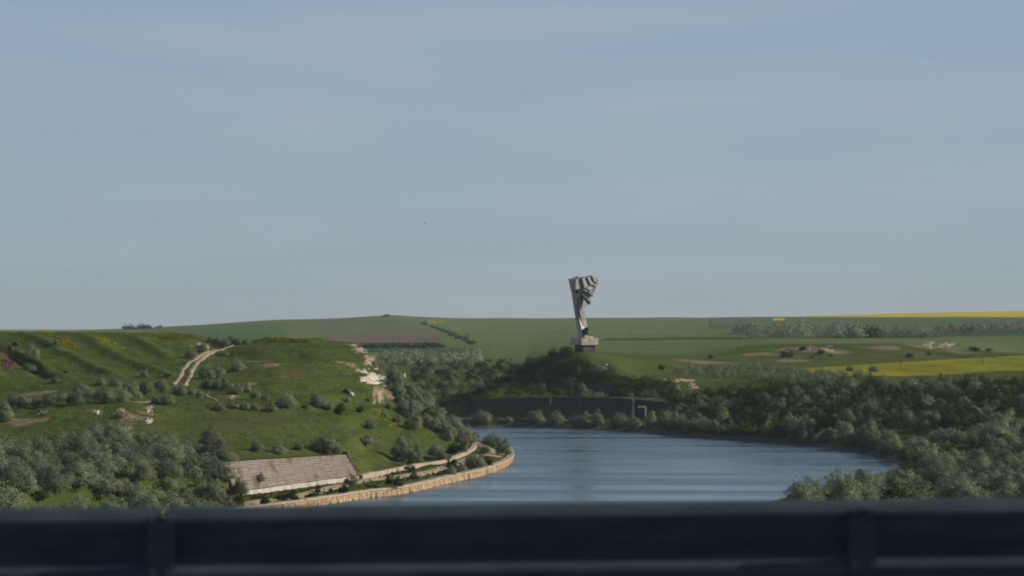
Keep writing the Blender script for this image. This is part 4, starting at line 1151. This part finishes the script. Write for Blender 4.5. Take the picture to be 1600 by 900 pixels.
# lower left thicket against the guardrail
thicket([(-60, 700), (60, 715), (110, 690), (150, 680), (230, 705), (330, 700), (362, 712), (368, 760), (350, 800), (180, 830), (150, 770), (130, 790), (130, 840), (-60, 840)], 84, 5.5, 10,
        'bush', 'of the lower left thicket', 'thicket at lower left', (('olive', .93), ('mauve', .07)), gap=.58, hs=(.58, .86), words=WORDS, nrows=5)
thicket([(-60, 790), (380, 790), (380, 840), (-60, 840)], 12, 4, 6, 'shrub', 'at the lower left edge', 'green shrubs under the left thicket', (('green', 1),), gap=.5, words=WORDS)
# right shoulder of the left hill
thicket([(628, 612), (660, 622), (700, 652), (738, 680), (742, 696), (700, 690), (668, 668), (640, 655), (622, 635), (612, 600), (600, 572), (590, 556)], 72, 3.2, 6.8,
        'bush', 'on the right shoulder', 'bushes on the right shoulder', (('olive', .82), ('green', .12), ('mauve', .06)), gap=.60, ymax=860, words=WORDS, nrows=5)
# near right bank
thicket([(1262, 786), (1320, 768), (1400, 742), (1410, 716), (1440, 690), (1500, 672), (1580, 664), (1680, 660), (1680, 850), (1250, 850)], 110, 6, 11,
        'tree', 'at lower right', 'near thicket at lower right', (('olive', .86), ('green', .10), ('yellow', .04)), gap=.54, ymin=425, ymax=800, cat='tree', hs=(.60, .88), words=WORDS, nrows=5)
# shore fringe of the far bank right of the frame
thicket([(1010, 668), (1080, 676), (1200, 686), (1290, 694), (1290, 684), (1200, 676), (1080, 666), (1010, 658)], 28, 4.5, 8.5,
        'shore bush', 'beyond the frame', 'shore fringe of the right bank', (('olive', .8), ('yellow', .2)), gap=.6, words=WORDS, nrows=2)
thicket([(1290, 692), (1390, 712), (1400, 700), (1380, 688), (1300, 680)], 13, 6.5, 9.5, 'rounded bush', 'at the right bend', 'bushes at the right bend', (('olive', 1),), gap=.6, words=WORDS)
# wooded slope of the right bank
thicket([(1050, 624), (1150, 616), (1300, 610), (1450, 606), (1640, 602), (1640, 660), (1400, 672), (1300, 680), (1200, 676), (1080, 666)], 215, 4.2, 8,
        'tree', 'of the wooded right slope', 'trees of the wooded right slope', (('olive', .27), ('green', .66), ('mauve', .07)), gap=.54, ymin=740, ymax=1010, cat='tree', hs=(.75, 1.1), words=WORDS, nrows=9)

# --- masses nobody could count: joined leaf faces
def mass(name, key, pts, label, keep=500, leafscale=1.8, hs=(.85, 1.15), sink=.03, mat=None):
    Vs, Qs, Ts, Ns = [], [], [], []; n = 0
    for p, w in pts:
        V, Q, tone, sn = rnd.choice(PROTO[key])[2:]
        sel = rng.choice(len(Q), keep, replace=False)
        q = V[Q[sel]]                                   # keep,4,3
        c = q.mean(1, keepdims=True); q = c + (q - c) * leafscale
        a = rnd.uniform(0, 6.28); ca, sa = math.cos(a), math.sin(a)
        hz = rnd.uniform(*hs)
        x = (q[..., 0] * ca - q[..., 1] * sa) * w + p.x; y = (q[..., 0] * sa + q[..., 1] * ca) * w + p.y; z = q[..., 2] * w * hz + p.z - sink * w
        Vs.append(np.stack([x, y, z], -1).reshape(-1, 3)); Qs.append(np.arange(keep * 4).reshape(-1, 4) + n); n += keep * 4
        nn = sn[Q[sel]]; Ns.append(np.stack([nn[..., 0] * ca - nn[..., 1] * sa, nn[..., 0] * sa + nn[..., 1] * ca, nn[..., 2]], -1).reshape(-1, 3))
        Ts.append(np.clip(tone[Q[sel]][:, 0].repeat(4) + rnd.uniform(-.16, .16), 0, 1))
    if not Vs: return
    me = mesh_np(name, np.concatenate(Vs), np.concatenate(Qs), attrs={'tone': np.concatenate(Ts)}, normals=np.concatenate(Ns))
    return tag(ob(name, me, mat or M[{'olive': 'olive', 'green': 'green', 'mauve': 'mauve', 'yellow': 'yellowleaf'}[key]]), label, 'scrub', kind='stuff')
mass('hill_scrub', 'olive', sample([(596, 556), (640, 600), (700, 650), (735, 684), (690, 676), (640, 640), (606, 606), (580, 566)], 95, 1.8, 3.8, .36, 5000, 600, 860), 'small grey scrub spread over the steep right shoulder', keep=260, hs=(.7, 1.))
mass('hill_scrub', 'olive', sample([(10, 600), (260, 592), (300, 625), (420, 640), (560, 660), (640, 690), (560, 700), (380, 700), (200, 690), (20, 690)], 110, .8, 2.2, .5, 5000, 560, 860), 'scattered low weeds over the left hill', keep=160, leafscale=2.2, hs=(.5, .8))
# scrub filling the gaps of the wooded slope and its upper fringe
top_fr = [(1052, 581), (1100, 574), (1200, 576), (1260, 584), (1400, 594), (1640, 592), (1640, 602), (1400, 604), (1200, 596), (1100, 590), (1052, 588)]
mass('scrub_fringe', 'olive', sample(top_fr, 190, 3, 5.5, .5, 6000, 940, 1240), 'band of grey scrub along the top of the right bank', keep=420)
slope_fill = [(1045, 624), (1150, 608), (1300, 604), (1450, 600), (1640, 597), (1640, 664), (1400, 676), (1300, 684), (1200, 680), (1080, 668)]
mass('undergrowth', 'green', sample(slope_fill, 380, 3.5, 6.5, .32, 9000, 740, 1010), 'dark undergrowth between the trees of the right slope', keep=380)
mass('undergrowth', 'olive', sample(slope_fill, 70, 3.5, 6.0, .3, 9000, 740, 1010), 'grey undergrowth between the trees of the right slope', keep=380)
# scrub in the valley behind the headland
val = [(640, 575), (700, 568), (800, 564), (832, 566), (826, 585), (790, 596), (760, 612), (725, 628), (690, 640), (660, 620)]
mass('valley_scrub', 'olive', sample(val, 85, 3.5, 6, .42, 8000, 1010, 1420), 'grey scrub filling the valley behind the headland', keep=380)
mass('valley_scrub', 'green', sample(val, 150, 3.5, 5.5, .36, 8000, 1010, 1420), 'dark green scrub filling the valley behind the headland', keep=380)
# scrub on the shaded monument hill
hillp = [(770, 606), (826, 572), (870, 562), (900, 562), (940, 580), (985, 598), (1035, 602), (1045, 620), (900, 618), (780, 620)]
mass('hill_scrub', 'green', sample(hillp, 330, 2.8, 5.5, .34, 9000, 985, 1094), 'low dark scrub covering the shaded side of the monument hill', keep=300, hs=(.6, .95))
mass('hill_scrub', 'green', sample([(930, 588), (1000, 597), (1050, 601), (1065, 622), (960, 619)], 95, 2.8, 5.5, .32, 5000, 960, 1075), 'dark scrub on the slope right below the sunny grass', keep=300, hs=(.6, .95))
mass('hill_scrub', 'yellow', sample([(940, 612), (960, 590), (1000, 590), (1060, 598), (1070, 615), (1000, 620)], 26, 2.5, 4.5, .4, 3000, 985, 1086), 'yellow green scrub right of the upper dark wall', keep=260, hs=(.6, .9))
mass('hill_scrub', 'olive', sample([(900, 620), (1000, 622), (1060, 618), (1060, 604), (1000, 612), (940, 586), (1000, 594)], 26, 2.5, 5, .4, 3000, 960, 1086), 'grey scrub on the terrace right of the monument', keep=260, hs=(.7, 1.))
mass('undergrowth', 'green', sample([(722, 660), (860, 662), (1000, 668), (1050, 674), (1050, 664), (860, 655), (722, 655)], 60, 2.0, 3.6, .4, 4000, 900, 1040), 'dark weeds along the far shore below the wall', keep=220, hs=(.5, .8))
mass('undergrowth', 'green', sample([(1050, 672), (1200, 684), (1300, 694), (1390, 712), (1390, 698), (1200, 676), (1050, 662)], 70, 2.5, 4.5, .4, 4000, 700, 1000), 'dark weeds along the right shore', keep=220, hs=(.5, .9))
mass('undergrowth', 'green', sample([(1240, 790), (1340, 766), (1420, 724), (1560, 690), (1680, 690), (1680, 850), (1240, 850)], 80, 3.5, 6, .3, 6000, 425, 800), 'green undergrowth in the near thicket at lower right', keep=400, hs=(.6, .9))
mass('undergrowth', 'olive', sample([(1250, 800), (1340, 772), (1410, 718), (1450, 690), (1560, 670), (1680, 664), (1680, 850), (1240, 850)], 170, 4.0, 7, .28, 8000, 425, 800), 'grey undergrowth in the near thicket at lower right', keep=500, hs=(.6, .9))
mass('undergrowth', 'green', sample([(-60, 700), (150, 690), (340, 710), (368, 760), (350, 830), (-60, 840)], 45, 2.5, 4.5, .3, 6000, 425, 640), 'green undergrowth in the thicket at lower left', keep=300, hs=(.5, .8))
mass('undergrowth', 'olive', sample([(-60, 700), (110, 690), (150, 676), (340, 700), (366, 750), (350, 830), (200, 840), (160, 790), (120, 800), (100, 840), (-60, 840)], 170, 3.5, 6.5, .28, 8000, 425, 640), 'grey undergrowth in the thicket at lower left', keep=500, hs=(.6, .95))
# far tree belts
def belt(name, pts, key, label, n, w, hs=(.7, 1.0), keep=150, leafscale=2.6, jit=1.2):
    out = []
    for k in range(n):
        t_ = k / (n - 1) * (len(pts) - 1); i = min(int(t_), len(pts) - 2); f_ = t_ - i
        px = pts[i][0] * (1 - f_) + pts[i + 1][0] * f_; py = pts[i][1] * (1 - f_) + pts[i + 1][1] * f_
        p = hit(px + rnd.uniform(-3, 3), py + rnd.uniform(-jit, jit), 1100)
        out.append((p, w * rnd.uniform(.75, 1.25)))
    return mass(name, key, out, label, keep=keep, leafscale=leafscale, hs=hs)
belt('tree_belt', [(1150, 519.5), (1175, 521)], 'olive', 'left tip of the grey tree belt on the far plateau', 26, 14)
belt('tree_belt', [(1172, 527), (1300, 527), (1345, 527)], 'olive', 'long grey tree belt on the far plateau at right', 130, 15, jit=2.2)
belt('tree_belt', [(1172, 522), (1300, 522), (1440, 525)], 'olive', 'rear rows of the grey tree belt on the far plateau', 130, 13, jit=2.0)
belt('tree_belt', [(1345, 527.5), (1372, 527.5)], 'green', 'dark green clump inside the far grey tree belt', 14, 14, jit=.8)
belt('tree_belt', [(1372, 527), (1462, 527.5)], 'olive', 'thin right end of the long grey tree belt', 50, 10, jit=1.2)
belt('tree_belt', [(1463, 520.5), (1600, 519), (1740, 518)], 'olive', 'second grey tree belt on the far plateau at right', 130, 14, jit=1.2)
belt('hedgerow', [(566, 544.5), (690, 543.5)], 'green', 'dark hedgerow behind the crest of the left hill', 60, 8, hs=(.6, .85), jit=.7)
belt('tree_belt', [(596, 566), (650, 569), (745, 567)], 'olive', 'grey belt of young trees behind the left hill', 110, 9, hs=(.9, 1.3), jit=3)
belt('hedgerow', [(662, 507), (700, 522), (738, 539)], 'green', 'thin dark hedge running down the far field', 26, 8, jit=.6)
belt('tree_clump', [(195, 515.2), (218, 514.6)], 'green', 'dark trees on the left skyline', 12, 13, jit=.3)
belt('tree_clump', [(222, 514.4), (233, 514)], 'green', 'small dark clump right of the skyline trees', 8, 13, jit=.3)
belt('tree_clump', [(244, 513), (250, 512.6)], 'green', 'last small dark clump on the left skyline', 5, 9, jit=.3)

# ------------------------------------------------------------------ grass tufts and flowers on the near slopes
def tufts(name, poly, n, smin, smax, mat, label, ymin=425, ymax=900, blades=5, hfac=1.0, where=None):
    xs = [p[0] for p in poly]; ys = [p[1] for p in poly]
    X = rng.uniform(min(xs), max(xs), n * 3); Yp = rng.uniform(min(ys), max(ys), n * 3)
    keep = np.array([inside(poly, a, b) for a, b in zip(X, Yp)])
    X, Yp = X[keep][:n], Yp[keep][:n]
    # vectorised ground hit per column
    ysl = YS[(YS >= ymin) & (YS <= ymax)]
    P = []
    for s in range(0, len(X), 400):
        xx = X[s:s + 400]; yy = Yp[s:s + 400]
        gx = (xx[:, None] - 800) / F * ysl[None]; gz = tz(gx, np.broadcast_to(ysl, gx.shape))
        line = H - (yy[:, None] - YH) / F * ysl[None]
        m = gz >= line; k = m.argmax(1); ok = m.any(1)
        ar = np.arange(len(xx))
        P.append(np.column_stack([gx[ar, k], ysl[k], gz[ar, k]])[ok])
    P = np.concatenate(P); P = P[P[:, 2] > 1.5]
    if where is not None: P = P[where(P)]
    m = len(P)
    s = rng.uniform(smin, smax, m)
    Vs, Ts = [], []
    tone0 = np.clip(.5 + .35 * fbm(P[:, 0] / 14, P[:, 1] / 14, 3, 70) * 1.6 + rng.normal(0, .1, m), 0, 1)
    for b in range(blades):
        a = rng.uniform(0, 2 * np.pi, m); ca, sa = np.cos(a), np.sin(a)
        lean = rng.uniform(.2, .7, m)
        w = s * .55; h = s * hfac * rng.uniform(.6, 1.1, m)
        ox, oy = ca * s * .3, sa * s * .3
        p0 = P + np.column_stack([ox - sa * w, oy + ca * w, -0.1 * s]); p1 = P + np.column_stack([ox + sa * w, oy - ca * w, -0.1 * s])
        tx, ty = ox + ca * s * lean, oy + sa * s * lean
        p2 = P + np.column_stack([tx + sa * w * .4, ty - ca * w * .4, h]); p3 = P + np.column_stack([tx - sa * w * .4, ty + ca * w * .4, h])
        Vs.append(np.stack([p0, p1, p2, p3], 1)); Ts.append(np.clip(np.repeat(tone0, 4) + rng.normal(0, .06, m).repeat(4), 0, 1))
    V = np.concatenate(Vs).reshape(-1, 3)
    Qt = np.arange(len(V)).reshape(-1, 4)
    q_ = V[Qt]; fl = np.cross(q_[:, 1] - q_[:, 0], q_[:, 2] - q_[:, 0])[:, 2] < 0; Qt[fl] = Qt[fl][:, ::-1]
    e = 3.0
    gx_ = (tz(P[:, 0] + e, P[:, 1]) - tz(P[:, 0] - e, P[:, 1])) / (2 * e); gy_ = (tz(P[:, 0], P[:, 1] + e) - tz(P[:, 0], P[:, 1] - e)) / (2 * e)
    gn = np.column_stack([-gx_, -gy_, np.ones(m)]); gn = np.concatenate([np.repeat(gn + rng.normal(0, .22, (m, 3)), 4, axis=0) for _ in range(blades)])
    gn /= np.linalg.norm(gn, axis=1)[:, None]
    me = mesh_np(name, V, Qt, attrs={'tone': np.concatenate(Ts)}, normals=gn)
    return tag(ob(name, me, mat), label, 'grass' if 'grass' in name else 'flowers', kind='stuff')
LH = [(-40, 519), (230, 521), (345, 532), (430, 525), (555, 538), (575, 552), (625, 600), (740, 688), (742, 700), (700, 722), (560, 745), (540, 712), (365, 722), (360, 770), (300, 800), (-40, 800)]
tufts('grass_tufts', LH, 16000, .12, .42, M['tuft'], 'rough grass growing over the left hill', blades=3, hfac=.55, where=lambda P: fbm(P[:, 0] / 22, P[:, 1] / 22, 4, 90) > .03 + .12 * rng.normal(size=len(P)))
tufts('grass_tufts', [(380, 775), (560, 752), (740, 712), (795, 716), (760, 730), (640, 752), (420, 788)], 1500, .2, .5, M['tuft'], 'weeds on the strip between towpath and quay', blades=4)
tufts('wildflowers', [(238, 524), (270, 520), (300, 522), (318, 527), (290, 531), (255, 531)], 2200, .3, .6, M['flower'], 'yellow wildflowers on the crest left of the track', blades=3, hfac=.7)
tufts('wildflowers', [(56, 519), (84, 519), (100, 527), (125, 545), (112, 546), (85, 530)], 700, .3, .55, M['flower'], 'yellow flowers along the first spur of the left slope', blades=3, hfac=.7)
tufts('wildflowers', [(130, 519), (150, 520), (170, 530), (195, 545), (185, 548), (155, 531)], 700, .3, .55, M['flower'], 'yellow flowers along the second spur of the left slope', blades=3, hfac=.7)
tufts('wildflowers', [(400, 525), (430, 524), (470, 530), (480, 536), (440, 533), (395, 533)], 700, .3, .55, M['flower'], 'yellow flowers on the crest right of the track', blades=3, hfac=.7)
tufts('wildflowers', [(575, 634), (600, 645), (625, 665), (612, 668), (585, 648)], 260, .25, .5, M['flower'], 'yellow flowers in a streak down the right part of the hill', blades=3, hfac=.7)
tufts('wildflowers', [(0, 556), (14, 562), (6, 570), (0, 570)], 90, .3, .5, M['flower'], 'yellow flowers beside the gully at the left edge', blades=3, hfac=.7)

# ------------------------------------------------------------------ boulders and stones
def boulder(px, py, size, mat, label, name='boulder', seed=0, squash=.7):
    p = hit(px, py)
    bm = bmesh.new(); bmesh.ops.create_icosphere(bm, subdivisions=2, radius=1)
    g = random.Random(seed)
    for i, v in enumerate(bm.verts):
        k = fbm(np.array([v.co.x * 1.3 + seed]), np.array([v.co.y * 1.3 + v.co.z * 1.7]), 2, 80)[0]
        v.co = v.co * (1 + .5 * k); v.co.z *= squash; v.co.x *= 1.2
    me = bpy.data.meshes.new(name); bm.to_mesh(me); bm.free()
    o = ob(name, me, mat, loc=(p.x, p.y, p.z + size * .3)); o.scale = (size,) * 3; o.rotation_euler = (g.uniform(-.3, .3), g.uniform(-.3, .3), g.uniform(0, 6))
    return tag(o, label, 'boulder')
boulder(543, 614, 1.5, M['rock'], 'dark boulder on the grassy middle slope', seed=3)
boulder(549, 617.5, .9, M['chalk'], 'pale stone beside the dark boulder', seed=4)
boulder(731, 686, 1.1, M['chalk'], 'white stone among the bushes near the headland', seed=5)
for k, (px, py) in enumerate([(679, 741.5), (685, 740.5), (631, 750), (656, 747)]):
    boulder(px, py, .55, M['rock'], ['dark stone on the quay left of its twin', 'dark stone on the quay right of its twin', 'dark stone beside the overhanging green shrub', 'dark stone right of the round green shrub'][k], 'stone', seed=8 + k)
boulder(947, 571, .7, M['chalk'], 'pale stone at the edge of the sunny grass below the monument', seed=21)
boulder(604, 496.2, 7, M['rock'], 'dark mound on the left skyline', 'mound', seed=22, squash=.45)

# riprap of the far and right bank
rp = RB[(RB[:, 1] > 500) & (RB[:, 0] > -120)]
T = np.gradient(rp, axis=0); T /= np.linalg.norm(T, axis=1)[:, None]; Nn = np.stack([T[:, 1], -T[:, 0]], 1)
fine = np.linspace(0, 1, 420); kx = np.linspace(0, 1, len(rp))
rpx = np.column_stack([np.interp(fine, kx, rp[:, 0]), np.interp(fine, kx, rp[:, 1])]); Nx = np.column_stack([np.interp(fine, kx, Nn[:, 0]), np.interp(fine, kx, Nn[:, 1])])
VV = []
offs = np.linspace(-1.5, 12.5, 15)
for o_ in offs:
    q = rpx + Nx * (o_ + .3 * vnoise(fine * 300, np.full(420, o_ * 3.1), 9))[:, None]
    z = np.clip(o_ * .40, -.6, 3.1) + .28 * vnoise(fine * 420, np.full(420, o_ * 2.3), 12) + .12
    if o_ > 12: z = z - 1.2
    VV.append(np.column_stack([q, z]))
VV = np.array(VV); n2 = 420
ii, jj = np.meshgrid(np.arange(len(offs) - 1), np.arange(n2 - 1), indexing='ij'); a_ = (ii * n2 + jj).ravel()
tag(ob('stone_bank', mesh_np('stone_bank', VV.reshape(-1, 3), np.stack([a_, a_ + 1, a_ + n2 + 1, a_ + n2], 1)), M['rock']), 'dark stony bank of the canal on the far side', kind='structure')

# ------------------------------------------------------------------ poles in the fields
def pole(px, py, hpx, label, arm=True):
    p = hit(px, py, 1000); h = hpx * p.y / F
    r = empty('utility_pole', p); tag(r, label, 'pole')
    ob('post', MB().tube((0, 0, -.5), (0, 0, h), .20, .13, 8).mesh('post'), M['wood'], r)
    if arm: ob('crossarm', MB().box((0, 0, h * .93), (h * .22, .14, .16)).mesh('crossarm'), M['wood'], r)
pole(1407, 573, 10, 'utility pole in the middle of the yellow field')
pole(1535, 571, 12, 'utility pole at the right in the yellow field')
pole(1286, 575, 7, 'short utility pole at the left end of the yellow field')
pole(163.5, 519, 8, 'pole on the left skyline')
pole(983, 524, 9, 'thin pole in the green field right of the monument')
pole(1036, 528, 8, 'second thin pole further right of the monument')
pole(432, 518, 10, 'thin pole in the field behind the left hill')
pole(1326, 491.5, 3, 'tiny stump on the yellow skyline strip', False)

# ------------------------------------------------------------------ bird
bp_ = ((663.5 - 800) / F * 420, 420, H + (YH - 348.5) / F * 420)
bm_ = MB()
bm_.hexa([(-.06, -.2, -.04), (.06, -.2, -.04), (.07, .1, -.05), (-.07, .1, -.05)], [(-.04, -.22, .05), (.04, -.22, .05), (.05, .25, .04), (-.05, .25, .04)])
bm_.hexa([(.05, -.12, .0), (.4, -.05, .09), (.4, .05, .09), (.05, .1, .0)], [(.05, -.12, .03), (.4, -.05, .11), (.4, .05, .11), (.05, .1, .03)])
bm_.hexa([(-.05, -.12, .0), (-.4, -.05, .09), (-.4, .05, .09), (-.05, .1, .0)], [(-.05, -.12, .03), (-.4, -.05, .11), (-.4, .05, .11), (-.05, .1, .03)])
bird = ob('bird', bm_.mesh('bird'), M['wood'], loc=bp_); bird.rotation_euler = (0, 0, R(35))
tag(bird, 'tiny distant bird in the sky left of the monument', 'bird')

# ------------------------------------------------------------------ bridge: deck, piers and guardrail
RY = 6.6; SL = 0.0106
deck_z = H - 1.28
dk = MB().box((0, 0.1, deck_z - .6), (90, 15.5, 1.2))
tag(ob('bridge_deck', dk.mesh('bridge_deck'), M['deckconc']), 'concrete deck of the road bridge', kind='structure')
rd = MB().poly([(-45, -5.5, deck_z + .004), (45, -5.5, deck_z + .004), (45, 5.8, deck_z + .004), (-45, 5.8, deck_z + .004)])
tag(ob('road', rd.mesh('road'), M['asphalt']), 'asphalt carriageway of the bridge', kind='structure')
kb = MB().box((0, 6.75, deck_z + .08), (90, 1.6, .15))
tag(ob('kerb', kb.mesh('kerb', bevel=.02), M['deckconc']), 'concrete kerb carrying the guardrail', kind='structure')
for x in (-30, 0, 30):
    tag(ob('bridge_pier', MB().box((x, 0, (deck_z - 1.2) / 2 - 3), (2.5, 9, deck_z - 1.2 + 6)).mesh('bridge_pier', bevel=.1), M['deckconc']), kind='structure')

rail_top = H - (787.0 - YH) / F * RY
gr = empty('guardrail', (0, RY, rail_top))
gr.rotation_euler = (0, -SL, 0)
tag(gr, 'dark steel guardrail with two corrugations and posts in front', 'guardrail')
# W profile, front towards the camera (-Y); rounded folds
prof = [(.045, -.002), (.030, .0), (.014, -.001), (-.006, -.010), (-.020, -.024), (-.027, -.034), (-.026, -.044), (-.016, -.070), (-.006, -.100), (.001, -.122), (.003, -.132), (-.002, -.140),
        (-.014, -.147), (-.032, -.160), (-.046, -.173), (-.054, -.186), (-.052, -.198), (-.034, -.228), (-.010, -.262), (.016, -.290), (.040, -.306)]
def beam(x0, x1, dy=0.0):
    m = MB(); th = .004
    Vv = []; n = len(prof)
    for x in (x0, x1):
        for y, z in prof: Vv.append((x, y + dy, z))
        for y, z in prof: Vv.append((x, y + dy + th, z - .001))
    Ff = []
    for i in range(n - 1):
        Ff.append((i, i + 1, 2 * n + i + 1, 2 * n + i)); Ff.append((n + i, 3 * n + i, 3 * n + i + 1, n + i + 1))
    Ff.append((0, 2 * n, 3 * n, n)); Ff.append((n - 1, 2 * n - 1, 4 * n - 1, 3 * n - 1))
    for o_ in (0, 2 * n):
        for i in range(n - 1): Ff.append((o_ + i, o_ + n + i, o_ + n + i + 1, o_ + i + 1))
    m.v = Vv; m.f = Ff
    return m.mesh('rail_beam', smooth=False)
SP = 1.99
X0 = (250 - 800) / F * (RY - .06)
for k in range(-3, 4):
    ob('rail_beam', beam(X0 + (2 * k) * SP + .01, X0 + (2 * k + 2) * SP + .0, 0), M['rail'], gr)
post_me = None
for k in range(-5, 7):
    x = X0 + k * SP
    m = MB()
    # sigma post: web towards the camera, two flanges
    m.box((x, -.0585, -.664), (.076, .004, 1.287)); m.box((x - .028, -.046, -.664), (.006, .021, 1.287)); m.box((x + .028, -.046, -.664), (.006, .021, 1.287))
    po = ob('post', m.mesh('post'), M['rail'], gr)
    for bx_ in (-.024, .022):
        for bz in (-.030, -.182):
            b = MB().tube((x + bx_ * 1.0, -.060, bz), (x + bx_, -.066, bz), .009, .007, 8)
            ob('bolt', b.mesh('bolt'), M['rail'], po)

# ------------------------------------------------------------------ air: thin even haze over the whole scene
hz_m, hn, hl, hout = mat_new('thin_haze')
pv = hn.new('ShaderNodeVolumePrincipled')
pv.inputs['Color'].default_value = (0.80, 0.88, 0.97, 1)
pv.inputs['Density'].default_value = 0.00004
pv.inputs['Anisotropy'].default_value = 0.2
hl.new(pv.outputs['Volume'], hout.inputs['Volume'])
hb = MB().box((0, 5500, 41), (26000, 13400, 98))
tag(ob('haze', hb.mesh('haze'), hz_m), 'thin pale haze in the air', 'haze', kind='stuff')
